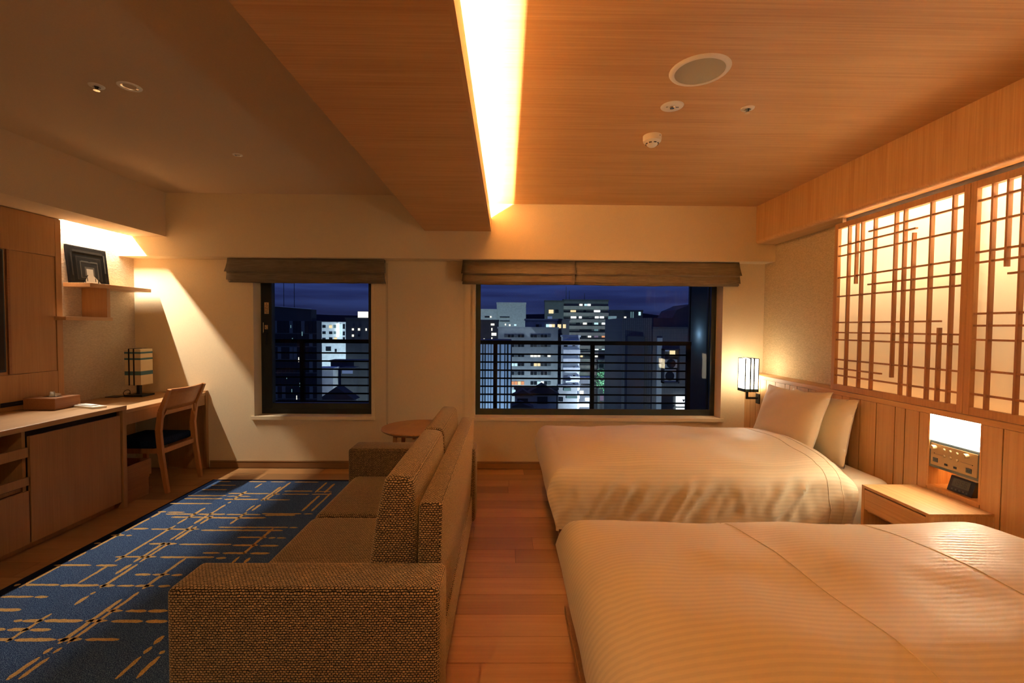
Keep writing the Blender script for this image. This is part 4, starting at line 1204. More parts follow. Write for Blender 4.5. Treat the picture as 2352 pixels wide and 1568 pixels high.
# drawer unit with pull-out trays at the left edge
t = thing('drawer_unit', (-3.0, 2.2, 0), 'drawer unit with two open pull-out trays at the left edge', 'cabinet')
dy0, dy1 = 1.70, 2.585
MB().box(CF - .50, CF - .02, dy1 - .018, dy1, .045, CZ - .032).build('side', 'cabwood', t)
MB().box(CF - .50, CF - .02, dy0, dy0 + .018, .045, CZ - .032).build('side', 'cabwood', t)
MB().box(CF - .52, CF - .50, dy0, dy1, .045, CZ - .032).build('back', 'void', t)
for z0, z1 in ((.545, .600), (.385, .432)):
    tr = MB().box(CF - .014, CF + .002, dy0 + .003, dy1 - .005, z0, z1, .001).build('tray_front', 'cabwood', t)
    MB().box(CF - .49, CF - .014, dy0 + .02, dy1 - .02, z0, z0 + .010).build('tray_floor', 'cabwood', tr)
MB().box(CF - .018, CF, dy0 + .003, dy1 - .004, .050, .352, .0015).build('drawer_front', 'cabwood', t)
MB().box(CF - .49, CF - .03, dy0 + .02, dy1 - .02, .352, .372).build('divider', 'cabwood', t)
MB().box(XL + .05, CF - .055, dy0, dy1 + .004, 0, .045).build('plinth', 'cabwood', t)
t = thing('drawer_unit', (-3.0, 1.2, 0), 'plain door cabinet at the near end of the cabinet row', 'cabinet')
MB().box(XL + .02, CF - .02, .82, 1.695, .045, CZ - .032).build('body', 'cabwood', t)
MB().box(CF - .018, CF, .824, 1.692, .050, .690, .0015).build('door', 'cabwood', t)

# desk along the wall up to the window wall
DZ = .690
t = thing('desk', (-3.0, 3.7, 0), 'built-in oak desk between the cabinets and the window wall', 'desk')
MB().box(XL + .002, CF - .008, PY + .006, 3.60, DZ - .026, DZ, .0015).build('desk_top', 'topwood', t)
MB().box(XL + .002, CF - .008, 3.602, YF - .002, DZ - .026, DZ, .0015).build('desk_top', 'topwood', t)
MB().box(CF - .028, CF - .012, PY + .006, YF - .035, DZ - .110, DZ - .027, .001).build('apron', 'cabwood', t)
MB().box(XL + .30, CF - .004, YF - .032, YF - .002, 0, DZ + .016, .001).build('end_panel', 'cabwood', t)
MB().box(XL + .002, XL + .02, PY + .006, YF - .04, .30, DZ - .026).build('back_board', 'cabwood', t)

# panelled wall unit above the worktop
UX = -3.24
t = thing('wall_panel_unit', (UX, 2.4, CZ), 'tall oak wall unit with a recessed panel above the worktop', 'wall unit')
MB().box(XL + .001, UX - .010, .8, 3.35, CZ + .001, 2.054).build('carcass', 'cabwood', t)
MB().box(UX - .010, UX, 3.318, 3.36, CZ + .001, 2.050).build('stile', 'cabwood', t)
MB().box(XL + .001, UX - .001, 3.35, 3.36, CZ + .001, 2.050).build('end_face', 'cabwood', t)
MB().box(UX - .010, UX, .8, 3.316, 1.780, 2.050, .001).build('upper_panel', 'cabwood', t)
MB().box(UX - .010, UX - .004, 3.010, 3.314, .965, 1.776, .001).build('inset_panel', 'cabwood', t)
MB().box(UX - .010, UX, .8, 3.316, CZ + .001, .961, .001).build('lower_panel', 'cabwood', t)
MB().box(UX - .010, UX + .002, 2.996, 3.012, .965, 1.780, .001).build('reveal_strip', 'darkbox', t)
ps = MB().box(UX, UX + .004, 2.935, 3.150, .756, .785).build('power_strip', 'black', t)
MB().box(UX + .003, UX + .005, 3.100, 3.118, .763, .778).build('network_port', 'sticker', ps)
MB().box(UX + .003, UX + .005, 3.02, 3.06, .770, .774).build('network_port', 'socket', ps)
t = thing('television', (UX, 2.2, 1.0), 'dark flat television edge at the left border', 'television')
MB().box(UX + .0002, UX + .020, 1.55, 2.962, .985, 1.772, .004).build('casing', 'black', t)
MB().box(UX + .020, UX + .0212, 1.565, 2.950, 1.0, 1.757).build('screen', 'void', t)

# floating shelf with two boards and an upright
t = thing('wall_shelf', (-3.25, 3.75, 1.60), 'stepped oak wall shelf above the desk', 'shelf')
MB().box(XL + .001, -3.145, 3.482, 4.07, 1.580, 1.610, .001).build('upper_board', 'topwood', t)
MB().box(XL + .001, -3.160, 3.30, 3.69, 1.325, 1.352, .001).build('lower_board', 'topwood', t)
MB().box(XL + .001, -3.152, 3.630, 3.660, 1.352, 1.580, .001).build('upright', 'cabwood', t)

# picture leaning on the shelf: black-and-white print of a passage of gates
t = thing('picture', (-3.30, 3.66, 1.612), 'square black and white photograph of a gated passage on the shelf', 'picture')
pw, ph, lean = .335, .290, .030
py0 = 3.495
def pic(fu, fv, d):
    """fu across (0 near .. 1 far), fv up; d proud of the board"""
    return Vector((-3.300 - lean * fv + d, py0 + pw * fu, 1.6115 + ph * fv))
def picpoly(pts, d, mat, nm, par):
    m_ = MB()
    vs = [m_.bm.verts.new(pic(u, v_, d)) for u, v_ in pts]
    m_.bm.faces.new(vs)
    bmesh.ops.recalc_face_normals(m_.bm, faces=m_.bm.faces)
    return m_.build(nm, mat, par)
M['pic_edge'] = plain('picture_edge', (0.006, 0.005, 0.005), 0.9, spec=.1)
greys = [(0.018, .016, .014), (0.022, .02, .017), (0.012, .011, .010), (0.035, .031, .026), (0.02, .018, .016), (0.09, .08, .065), (0.03, .027, .024), (0.45, .40, .32)]
for i, g_ in enumerate(greys):
    M['pic%d' % i] = plain('print_grey_%d' % i, tuple(c * .4 for c in g_), 0.95, spec=.0)
cn = MB()
vs = []
for d in (-.022, 0):
    for fu, fv in ((0, 0), (1, 0), (1, 1), (0, 1)):
        vs.append(cn.bm.verts.new(pic(fu, fv, d)))
for q in ((0, 1, 2, 3), (7, 6, 5, 4), (0, 4, 5, 1), (1, 5, 6, 2), (2, 6, 7, 3), (3, 7, 4, 0)):
    cn.bm.faces.new([vs[k] for k in q])
bmesh.ops.recalc_face_normals(cn.bm, faces=cn.bm.faces)
board = cn.build('board', 'pic_edge', t)
cxv, cyv = .50, .30
def ring(s):
    return (cxv - .5 * s, cyv - .30 * s * 1.0, cxv + .5 * s, cyv + .68 * s)
d = .0004
for i, s in enumerate((1.0, .86, .80, .64, .60, .46, .42, .30)):
    a, b, c, e_ = ring(s)
    b = max(b, 0.0)
    picpoly([(a, b), (c, b), (c, min(1, e_)), (a, min(1, e_))], d, 'pic%d' % (i if i < 7 else 6), 'print', board)
    d += .0002
for s, m_ in ((.25, 'pic5'), (.17, 'pic7')):
    a, b, c, e_ = ring(s)
    picpoly([(a, b), (c, b), (c, e_), (a, e_)], d, m_, 'print', board)
    d += .0002
picpoly([(.30, 0), (.80, 0), (.56, .27), (.46, .27)], d, 'pic7', 'print', board)
d += .0002
for (u0, u1, v0, v1, m_) in ((.12, .88, .84, .90, 'pic3'), (.30, .48, .60, .625, 'pic5'), (.54, .72, .60, .625, 'pic5'), (.05, .085, .2, .8, 'pic3'), (.90, .935, .35, .85, 'pic5'), (.34, .365, .02, .12, 'pic6'), (.68, .71, .02, .12, 'pic6'), (.40, .42, .08, .18, 'pic6'), (.61, .63, .08, .18, 'pic6')):
    picpoly([(u0, v0), (u1, v0), (u1, v1), (u0, v1)], d, m_, 'print', board)

# table lamp (unlit) on the desk
t = thing('table_lamp', (-3.12, 3.93, DZ), 'unlit square table lamp with teal banded shade on the desk', 'lamp')
lx0, lx1, ly0, ly1 = -3.195, -3.062, 3.835, 3.965
lz0, lz1 = .790, 1.090
sh = MB().box(lx0, lx1, ly0, ly1, lz0, lz1, .001).build('shade', 'shade_paper', t)
for z0, z1 in ((1.052, 1.068), (1.000, 1.016), (.872, .905)):
    MB().box(lx0 - .0007, lx1 + .0007, ly0 - .0007, ly1 + .0007, z0, z1).build('teal_band', 'shade_teal', sh)
st_ = MB()
for k in range(26):
    z0 = lz0 + .006 + k * .0112
    if not any(a - .004 < z0 < b + .003 for a, b in ((1.052, 1.068), (1.000, 1.016), (.872, .905))):
        st_.box(lx0 - .0004, lx1 + .0004, ly0 - .0004, ly1 + .0004, z0, z0 + .0016)
st_.build('stitch_lines', 'darkbox', sh, kind='stuff')
for xx in (lx0 + .038, lx0 + .078):
    MB().box(xx - .005, xx + .005, ly0 - .004, ly0 - .001, lz0 - .003, lz1 + .004).box(xx - .005, xx + .005, ly0 - .004, ly1, lz1 + .002, lz1 + .005).build('strap', 'blackmetal', sh)
MB().box(-3.142, -3.116, 3.887, 3.913, DZ + .014, lz0 + .01).build('stem', 'blackmetal', t)
MB().box(-3.205, -3.052, 3.83, 3.97, DZ + .0005, DZ + .016, .002).build('base', 'blackmetal', t)
MB().tube([(-3.20, 3.90, DZ + .006)] + [(-3.235 + .028 * math.cos(a), 3.90 + .01 * math.sin(a), DZ + .026 + .022 * math.sin(a)) for a in [k * PI / 8 for k in range(0, 17)]] + [(-3.29, 3.97, DZ + .006)], .0028, 6).build('cord', 'black', t, smooth=True)
MB().box(-3.325, -3.225, 3.79, 3.875, DZ + .0004, DZ + .006, .001).build('desk_mat', 'black', label='thin black pad lying on the desk by the lamp', cat='pad')

# tissue box and tray on the worktop
t = thing('tissue_box', (-3.10, 3.13, CZ), 'walnut tissue box with a tissue poking out', 'tissue box')
tb = MB()
tb.box(-3.20, -2.99, 3.035, 3.215, CZ + .0005, CZ + .078, .003)
tb.build('box', 'darkbox', t)
MB().box(-3.145, -3.045, 3.105, 3.145, CZ + .0775, CZ + .0790).build('slot', 'void', t)
ti = MB()
def tfn(u, v_):
    a = u * 2 - 1
    return (-3.095 + .034 * a + .010 * math.sin(v_ * 5 + a * 3) * v_, 3.125 + .010 * math.sin(a * 5 + 2 * v_) + .012 * v_, CZ + .070 + .042 * v_ * (1 - .55 * a * a) + .004 * math.sin(a * 9))
ti.grid(18, 8, tfn)
ti.build('tissue', 'tissue', t, smooth=True)
t = thing('phone_tray', (-2.88, 3.16, CZ), 'flat white handset tray on the worktop', 'tray')
MB().prism([(-2.985, 3.155), (-2.79, 3.085), (-2.745, 3.145), (-2.94, 3.225)], 'z', CZ + .0005, CZ + .014, .003).build('tray', 'white', t, smooth=True)
MB().prism([(-2.965, 3.163), (-2.83, 3.115), (-2.805, 3.150), (-2.935, 3.203)], 'z', CZ + .0142, CZ + .020, .002).build('handset', 'tissue', t, smooth=True)

# waste bin under the desk
t = thing('waste_bin', (-2.83, 3.37, 0), 'walnut waste bin with a deep collar under the desk', 'bin')
def open_box(x0, x1, y0, y1, z0, z1, w):
    return MB().box(x0, x1, y0, y0 + w, z0, z1, .001).box(x0, x1, y1 - w, y1, z0, z1, .001).box(x0, x0 + w, y0 + w, y1 - w, z0, z1, .001).box(x1 - w, x1, y0 + w, y1 - w, z0, z1, .001)
open_box(-2.955, -2.735, 3.258, 3.482, .002, .17, .010).box(-2.945, -2.745, 3.268, 3.472, .004, .012).build('body', 'darkbox', t)
open_box(-2.967, -2.723, 3.246, 3.494, .155, .275, .010).build('collar', 'darkbox', t)

# =================================================================== DESK CHAIR (back to the room, facing the desk)
t = thing('desk_chair', (-2.84, 3.70, 0), 'cherry wood chair with navy seat pulled up to the desk', 'chair')
yn_, yf_ = 3.505, 3.885
bx = -2.620
def legpost(y, ytop, nm):
    m_ = MB()
    pts = [(bx + .010, y, 0.0), (bx - .035, y, .30), (bx - .050, y, .48), (bx - .028, (y + ytop) / 2, .63), (bx + .045, ytop, .802)]
    ws_ = [.026, .038, .042, .036, .022]
    for (p, q, a, b) in zip(pts, pts[1:], ws_, ws_[1:]):
        m_.bar(p, q, .026, a, .024, b, side=(0, 1, 0))
    return m_.build(nm, 'chairwood', t)
legpost(yn_, yn_ - .01, 'rear_leg')
legpost(yf_, yf_ + .005, 'rear_leg')
fxp = -3.06
for yy in (yn_ + .01, yf_ - .01):
    MB().bar((fxp, yy, 0), (fxp - .005, yy, .36), .024, .026, .030, .036, side=(0, 1, 0)).build('front_leg', 'chairwood', t)
    MB().bar((fxp, yy, .325), (bx - .040, yy, .325), .020, .040, side=(0, 1, 0)).build('side_rail', 'chairwood', t)
MB().bar((bx - .042, yn_, .318), (bx - .042, yf_, .318), .020, .036, side=(1, 0, 0)).build('back_rail', 'chairwood', t)
MB().bar((fxp, yn_, .325), (fxp, yf_, .325), .020, .040, side=(1, 0, 0)).build('front_rail', 'chairwood', t)
# curved back board
cb = MB()
def cfn(off):
    def fn(u, v_):
        yy = yn_ + (yf_ - yn_) * u
        z0 = .628 + .004 * math.sin(PI * u)
        z1 = .800 - .004 * math.sin(PI * u)
        zz = z0 + (z1 - z0) * v_
        lean_ = (zz - .63) / .17
        return (bx - .030 + .072 * lean_ + .030 * math.sin(PI * u) * 1.0 + off, yy, zz)
    return fn
cb.grid(20, 4, cfn(0))
co = cb.build('back_board', 'chairwood', t, smooth=True)
sm = co.modifiers.new('solid', 'SOLIDIFY')
sm.thickness = .014
for yy, s in ((yn_, 1), (yf_, -1)):
    MB().bar((bx - .034, yy, .555), (bx - .012, yy + s * .035, .640), .012, .014).build('bracket', 'chairwood', t)
# upholstered seat
se = MB()
se.box(fxp - .025, bx - .065, yn_ - .015, yf_ + .015, .342, .402, .024, 4)
for v_ in se.bm.verts:
    if v_.co.z > .38:
        a = (v_.co.x - (fxp + bx) / 2) / .23
        b = (v_.co.y - (yn_ + yf_) / 2) / .21
        v_.co.z += .014 * max(0, 1 - a * a) * max(0, 1 - b * b)
se.build('seat', 'navy', t, smooth=True)

# =================================================================== CEILING FITTINGS
def fitting(name, label, cat, loc):
    return thing(name, loc, label, cat)
c = (.79, 1.907, ZC)
t = fitting('ceiling_speaker', 'large round ceiling speaker with beige grille', 'speaker', c)
MB().lathe(c, [(.099, -.001), (.099, -.007), (.104, -.009), (.117, -.005), (.121, 0)], 48).build('rim', 'white', t, smooth=True)
MB().lathe(c, [(0, -.0075), (.0985, -.0055), (.0985, 0)], 48).build('grille', 'grille', t, smooth=True)
c = (.787, 2.212, ZC)
t = fitting('emergency_light', 'flat round emergency light between speaker and smoke detector', 'emergency light', c)
MB().lathe(c, [(0, -.006), (.044, -.006), (.052, -.003), (.054, 0)], 40).build('plate', 'white', t, smooth=True)
MB().lathe((c[0], c[1], c[2] - .006), [(0, -.006), (.010, -.005), (.013, 0)], 20).build('lens', 'chrome', t, smooth=True)
for dx in (-.026, .020, .027):
    MB().cyl((c[0] + dx, c[1] - .004, c[2] - .0065), .003 if dx > 0 else .005, .002, 'z', 12).build('test_button', 'grille' if dx < 0 else 'black', t)
def sprinkler(c, label):
    t = fitting('sprinkler', label, 'sprinkler', c)
    MB().lathe(c, [(.012, -.001), (.016, -.007), (.030, -.004), (.032, 0)], 32).build('collar', 'white', t, smooth=True)
    MB().lathe(c, [(0, -.020), (.006, -.019), (.007, -.010), (.010, -.002), (.010, 0)], 16).build('head', 'black', t, smooth=True)
    MB().cyl((c[0], c[1], c[2] - .022), .013, .002, 'z', 16).build('deflector', 'chrome', t)
sprinkler((1.157, 2.222, ZC), 'small chrome sprinkler in the oak ceiling')
sprinkler((-1.957, 2.222, ZL), 'small dark sprinkler in the plaster ceiling')
c = (.80, 2.552, ZC)
t = fitting('smoke_detector', 'white smoke detector hanging under the oak ceiling', 'smoke detector', c)
MB().lathe(c, [(0, -.060), (.018, -.059), (.026, -.052), (.040, -.036), (.048, -.032), (.050, -.020), (.050, 0)], 40).build('body', 'white', t, smooth=True)
for k in range(8):
    a = k * PI / 4 + .2
    MB().bar((c[0] + .0335 * math.cos(a - .22), c[1] + .0335 * math.sin(a - .22), c[2] - .0445), (c[0] + .0335 * math.cos(a + .22), c[1] + .0335 * math.sin(a + .22), c[2] - .0445), .004, .005, side=(0, 0, 1)).build('vent_slot', 'black', t)
MB().cyl((c[0] + .030, c[1] - .0405, c[2] - .012), .002, .004, 'z', 8).build('indicator', 'black', t)
for c, lb_ in (((-1.803, 2.224, ZL), 'unlit recessed downlight beside the sprinkler'), ((-1.797, 3.085, ZL), 'small unlit recessed downlight nearer the window')):
    t = fitting('downlight', lb_, 'downlight', c)
    r = .048 if c[1] < 3 else .030
    MB().lathe(c, [(r * .72, .0), (r * .74, -.004), (r, -.003), (r * 1.02, 0)], 36).build('trim_ring', 'white', t, smooth=True)
    MB().lathe(c, [(r * .72, -.002), (r * .3, .0035), (0, .004)], 36).build('reflector', 'chrome', t, smooth=True)

# unseen lamp added behind the viewpoint as soft fill
t = thing('added_fill_light', (-.9, -.9, ZL), 'added unseen warm fill lamp in the ceiling behind the viewpoint', 'downlight')
MB().lathe((-.9, -.9, ZL), [(.05, -.001), (.055, -.005), (.07, -.003), (.072, 0)], 24).build('trim_ring', 'white', t)
arealight('added_fill_lamp', (-.9, -.9, ZL - .008), .10, .10, W_FILL, (0, .15, -1), t)

# =================================================================== BALCONY
BY = 4.75
t = thing('balcony_railing', (0, BY, -.2), 'black metal balcony railing outside both windows', 'railing')
MB().box(-4.2, 1.93, BY - .025, BY + .025, 1.118, 1.158).build('top_rail', 'railblack', t)
for xx in (-3.12, -2.122, -1.122, -.118, .899, 1.908):
    MB().box(xx - .020, xx + .020, BY - .02, BY + .02, -.2, 1.118).build('post', 'railblack', t)
for k in range(10):
    z = 1.016 - k * .0845
    MB().box(-4.2, 1.93, BY - .006, BY + .006, z - .008, z + .008).build('bar', 'railblack', t)
MB().box(-4.4, 2.5, YF + T, BY + .12, -.35, -.2).build('balcony_slab', plain('balcony_concrete', (.10, .10, .10), .8, bump=.3), label='dark concrete balcony floor outside the windows', cat='balcony floor')
t = thing('balcony_screen', (1.965, 4.62, -.2), 'frosted screen at the balcony end with an added lamp behind as its reflected glow', 'privacy screen')
M['frost'] = paper('frosted_screen', (.15, .18, .21), .75)
MB().box(1.966, 1.969, 4.43, 4.86, -.15, 2.3).build('frosted_pane', 'frost', t)
MB().box(1.955, 1.985, 4.85, 4.89, -.2, 2.3).build('screen_post', 'alu', t)
MB().box(1.955, 1.985, 4.40, 4.43, -.2, 2.3).build('screen_post', 'alu', t)
MB().lathe((2.13, 4.63, 1.21), [(0, -.03), (.02, -.02), (.028, 0), (.02, .02), (0, .03)], 16).build('added_globe', 'white', t, smooth=True)
d_ = bpy.data.lights.new('reflection_lamp', 'POINT')  # lamp and globe added behind the pane to imitate a reflected glow
d_.energy = 2.2
d_.color = (.72, .90, 1.0)
d_.shadow_soft_size = .02
lo = bpy.data.objects.new('reflection_lamp', d_)
COL.objects.link(lo)
lo.parent = t
lo.location = Vector((2.040, 4.63, 1.235)) - wloc(t)

# =================================================================== CITY AT DUSK
GZ = -19.0
def facade(name, col, var=.12):
    return plain(name, col, .85, bump=.2, bscale=1.5, var=var)
M['f_pale'] = facade('facade_pale', (.42, .47, .45))
M['f_grey'] = facade('facade_grey', (.30, .33, .34))
M['f_dark'] = facade('facade_dark', (.07, .08, .09))
M['f_brown'] = facade('facade_taupe', (.26, .24, .22))
M['f_white'] = facade('facade_white', (.62, .66, .68))
M['f_roof'] = facade('roof_dark', (.035, .04, .05))
M['w_d'] = plain('city_window_dark', (.012, .016, .022), .15)
M['w_g'] = plain('city_window_grey', (.10, .12, .13), .3)
M['w_w'] = emit('city_window_white', (1.0, .93, .78), .75)
M['w_W'] = emit('city_window_bright', (.95, 1.0, 1.0), 1.3)
M['w_y'] = emit('city_window_yellow', (1.0, .78, .42), .62)
M['w_c'] = emit('city_window_cool', (.62, .92, 1.0), .6)
M['w_c2'] = emit('city_window_dim', (.30, .55, .62), .22)
M['w_o'] = emit('city_window_orange', (1.0, .42, .20), .5)
M['w_p'] = emit('city_window_mauve', (.45, .35, .55), .2)
M['w_b'] = emit('city_window_blue', (.35, .50, .95), .16)
M['neon'] = emit('neon_tube', (.85, .97, 1.0), 2.2)
M['signface'] = emit('sign_face', (.90, .97, 1.0), .9)
M['fin'] = facade('facade_fin', (.45, .55, .66), .05)

mt, nt, bs = newmat('tile_facade')
g = N(nt, 'ShaderNodeNewGeometry')
mp = N(nt, 'ShaderNodeMapping')
mp.inputs['Rotation'].default_value = (PI / 2, 0, 0)
nt.links.new(g.outputs['Position'], mp.inputs['Vector'])
bk = N(nt, 'ShaderNodeTexBrick')
bk.offset = 0
bk.inputs['Scale'].default_value = 1
bk.inputs['Brick Width'].default_value = .085
bk.inputs['Row Height'].default_value = .085
bk.inputs['Mortar Size'].default_value = .007
bk.inputs['Color1'].default_value = (.15, .16, .155, 1)
bk.inputs['Color2'].default_value = (.13, .14, .14, 1)
bk.inputs['Mortar'].default_value = (.035, .04, .045, 1)
nt.links.new(mp.outputs[0], bk.inputs['Vector'])
nt.links.new(bk.outputs[0], bs.inputs['Base Color'])
bs.inputs['Roughness'].default_value = .5
M['tile'] = mt

def building(key, mat, label, depth=2, cat='building', zbot=None, ledges=None, roof=None):
    Y, (x0, x1, z0, z1), wins = CITY[key]
    z0 = GZ if zbot is None else zbot
    t = thing('building', ((x0 + x1) / 2, Y, z0), label, cat, 'city buildings beyond the balcony')
    MB().box(x0, x1, Y, Y + depth, z0, z1).build('walls', mat, t)
    MB().box(x0 - .1, x1 + .1, Y - .08 - Y * .001, Y + depth, z1, z1 + Y * .004).build('parapet', roof or mat, t)
    for (a, b, c, d), k in wins:
        piece('window', 'w_' + k, a, b, Y - .03 - Y * .0008, Y + .05, c, d, t)
    if ledges:
        for zz, h, prj, m2 in ledges:
            piece('balcony', m2, x0, x1, Y - prj, Y + .02, zz, zz + h, t)
    return t
def zrows(key, n, top, pitch, h, prj, m2):
    return [(top - k * pitch, h, prj, m2) for k in range(n)]

building('pale', 'f_pale', 'pale windowless tower block on the skyline', 1.6)
building('pale_side', 'f_pale', 'low pale block left of the windowless tower', 1.6)
building('dark_left', 'f_dark', 'dark block with small lit windows at the left of the wide window', 1.6)
building('office', 'f_grey', 'grey concrete office with ribbon windows in mid view', 1.6)
building('office_top', 'f_grey', 'penthouse storey with lit panes on the grey office', 1.6, zbot=CITY['office'][1][3])
building('office_wing', 'f_dark', 'dark stair wing right of the grey office', 1.6)
Y, (x0, x1, z0, z1), _ = CITY['balcony_tower']
building('balcony_tower', 'f_white', 'brightly lit white balcony tower beside the grey office', 1.6, ledges=zrows('balcony_tower', 8, z1 - .9, 1.02, .50, .5, 'f_white'))
Y, (x0, x1, z0, z1), _ = CITY['apartments']
building('apartments', 'f_dark', 'tall taupe apartment block with rows of lit windows', 1.6, ledges=zrows('apartments', 13, z1 - 1.95, 1.585, .80, .7, 'f_brown'), roof='f_roof')  # dark walls stand in for shade in the recesses between balconies
building('apartments_left', 'f_dark', 'darker wing on the left of the tall apartment block', .9, roof='f_roof')
building('apartment_end', 'f_white', 'lit end wall of the tall apartment block facing the street', 1.6)
Y, (x0, x1, z0, z1), _ = CITY['white_flats']
building('white_flats', 'f_white', 'narrow white flats with balconies behind the street trees', 1.6, ledges=zrows('white_flats', 10, z1 - 1.2, 1.55, .55, .6, 'f_white'))
building('far_roofs', 'f_dark', 'distant dark rooftops right of the apartments', 1.6)
building('street_left', 'f_white', 'low lit shop block at the left of the street', 1.6)
building('street_awning', 'f_grey', 'shopfront with cool lit awnings below the balcony tower', .8)
building('street_mid', 'f_dark', 'plain block above the street crossing', 1.6)
# antennas and roof gear on the apartments
for xx, h in ((14.4, 3.2), (15.2, 2.2), (18.9, 1.6)):
    MB().cyl((xx, 111, CITY['apartments'][1][3] + .4 + h / 2), .06, h, 'z', 6).build('antenna', 'f_roof', label='thin mast on the apartment roof, %.0f m along' % xx if False else {14.4: 'left mast on the apartment roof', 15.2: 'tallest mast near the middle of the apartment roof', 18.9: 'short mast at the right end of the apartment roof'}[xx], cat='antenna')

# tiled building at the right, close by
Y, (x0, x1, z0, z1), _ = CITY['tiled']
t = thing('building', (x0, Y, GZ), 'near dark tiled building filling the right of the wide window', 'building', 'city buildings beyond the balcony')
MB().box(x0, x1, Y, Y + 8, GZ, z1).build('walls', 'tile', t)
MB().box(x0 - .02, x1, Y - .04, Y + .3, z1 - .08, z1 + .02).build('parapet', 'f_dark', t)
a0, a1, b0, b1 = CITY['tiled_left'][1]
MB().prism([(a0, 25.5), (a0 + .9, 24.6), (x0, 24.2), (x0, 30), (a0, 30)], 'z', GZ, b1).build('corner_wall', 'tile', t)
MB().prism([(a0 + .15, 24.9), (a0 + .9, 24.3), (a0 + .9, 24.9), (a0 + .15, 25.3)], 'z', GZ, b1 - 1.0).build('dark_return', 'f_dark', t)
u0, u1, w0, w1 = CITY['tiled_upper'][1]
MB().box(u0, u1, 27, 31, z1, w1).build('roof_room', 'f_dark', t)
m_ = MB()
m_.prism([(u0 + 1.2, w1), (u0 + 1.5, w1 + .5), (u0 + 2.1, w1 + .75), (u1, w1 + .85), (u1, w1)], 'y', 27.2, 30)
m_.build('roof_vault', 'f_dark', t)
a, b, c, d = CITY['pipe'][1]
MB().box(a, b, Y - .12, Y, GZ, d).build('downpipe', 'f_pale', t)
a, b, c, d = CITY['acframe'][1]
fr_ = MB()
fr_.box(a, a + .06, Y - .5, Y, c, d).box(b - .06, b, Y - .5, Y, c, d).box(a, b, Y - .5, Y, c, c + .08).box(a, b, Y - .5, Y, d - .06, d)
fr_.build('service_cage', 'f_roof', t)
for k in ('ac1', 'ac2'):
    a, b, c, d = CITY[k][1]
    u = MB().box(a, b, Y - .40, Y - .05, c, d, .02).build('air_conditioner', 'f_grey', t)
    MB().cyl(((a + b) / 2, Y - .41, (c + d) / 2), .24, .02, 'y', 20).build('fan_grille', 'w_d', u)
for k, mm in (('litwin', 'w_y'), ('bluewin', 'w_b'), ('darkwin', 'w_d')):
    a, b, c, d = CITY[k][1]
    piece('window', mm, a, b, Y - .06, Y + .02, c, d, t)
a, b, c, d = CITY['sign'][1]
sg = thing('sign_box', ((a + b) / 2, Y - .3, c), 'white lit sign box with a dark triangle on the tiled building', 'sign')
MB().box(a, b, Y - .32, Y - .18, c, d, .01).build('box', 'signface', sg)
tx, tz = a + (b - a) * .68, c + (d - c) * .58
MB().prism([(tx - .075, tz + .07), (tx + .075, tz + .07), (tx, tz - .07)], 'y', Y - .335, Y - .322).build('triangle_mark', 'w_d', sg)
a, b, c, d = CITY['sign2'][1]
MB().box(a, b, Y - .32, Y - .18, c, d - .03, .01).build('lower_box', 'signface', sg)

# finned building at the left of the wide window
Y, (x0, x1, z0, z1), _ = CITY['fins']
t = thing('building', (x0, Y, GZ), 'blue-lit building of upright metal fins at the left', 'building', 'city buildings beyond the balcony')
MB().box(x0, x1, Y + .3, Y + 5, GZ, z1).build('walls', 'f_dark', t)
rr_ = random.Random(4)
xx = x0
while xx < x1:
    w = rr_.choice((.05, .08, .12, .20))
    piece('fin', 'fin', xx, xx + w, Y, Y + .3, GZ, z1 - rr_.choice((0, 0, .05)), t)
    xx += w + rr_.choice((.05, .07, .10, .12))
# houses with gabled roofs
def house(key, label, h=1.0, depth=1.0):
    Y, (x0, x1, z0, z1), _ = CITY[key]
    t = thing('house', ((x0 + x1) / 2, Y, GZ), label, 'house', 'low houses under the office')
    MB().box(x0, x1, Y, Y + depth, GZ, z1).build('walls', 'f_grey', t)
    mx = (x0 + x1) / 2
    MB().prism([(x0 - .3, z1 - .05), (mx, z1 + h), (x1 + .3, z1 - .05)], 'y', Y - .25, Y + depth + .2).build('roof', 'f_roof', t)
    piece('window', 'w_d', mx - .5, mx + .5, Y - .05, Y + .05, z1 - 1.0, z1 - .3, t)
house('house1', 'small gabled house at the left under the office', .55)
house('house2', 'larger gabled house under the office', .95)
house('house3', 'pale low house at the window foot', .35)
building('longroof', 'f_roof', 'long dark roof in front of the grey office', 1.0)

# left window
Y, (x0, x1, z0, z1), _ = CITY['glass']
t = thing('building', (x0, Y, GZ), 'dark curtain-wall building seen through the narrow window', 'building', 'city buildings beyond the balcony')
MB().box(x0, x1, Y, Y + .8, GZ, z1).build('walls', 'f_dark', t)
g0, g1, h0, h1 = CITY['glass_top'][1]
MB().prism([(g0, h0), (g1, h0), (g1, h1), (g0, h1 + .22)], 'y', Y, Y + .8).build('roof_screen', 'f_roof', t)
MB().prism([(g0, h1 + .22), (g1, h1), (g1, h1 + .035), (g0, h1 + .255)], 'y', Y - .1, Y).build('eaves_trim', 'f_white', t)
rr_ = random.Random(9)
nx = 13
for r in range(22):
    zz = z1 - .84 - r * .86
    for c in range(nx):
        a = x0 + (x1 - x0) * c / nx + .02
        b = x0 + (x1 - x0) * (c + 1) / nx - .02
        piece('pane', rr_.choice(('w_d', 'w_d', 'w_g', 'w_d')), a, b, Y - .03, Y, zz + .03, zz + .82, t)
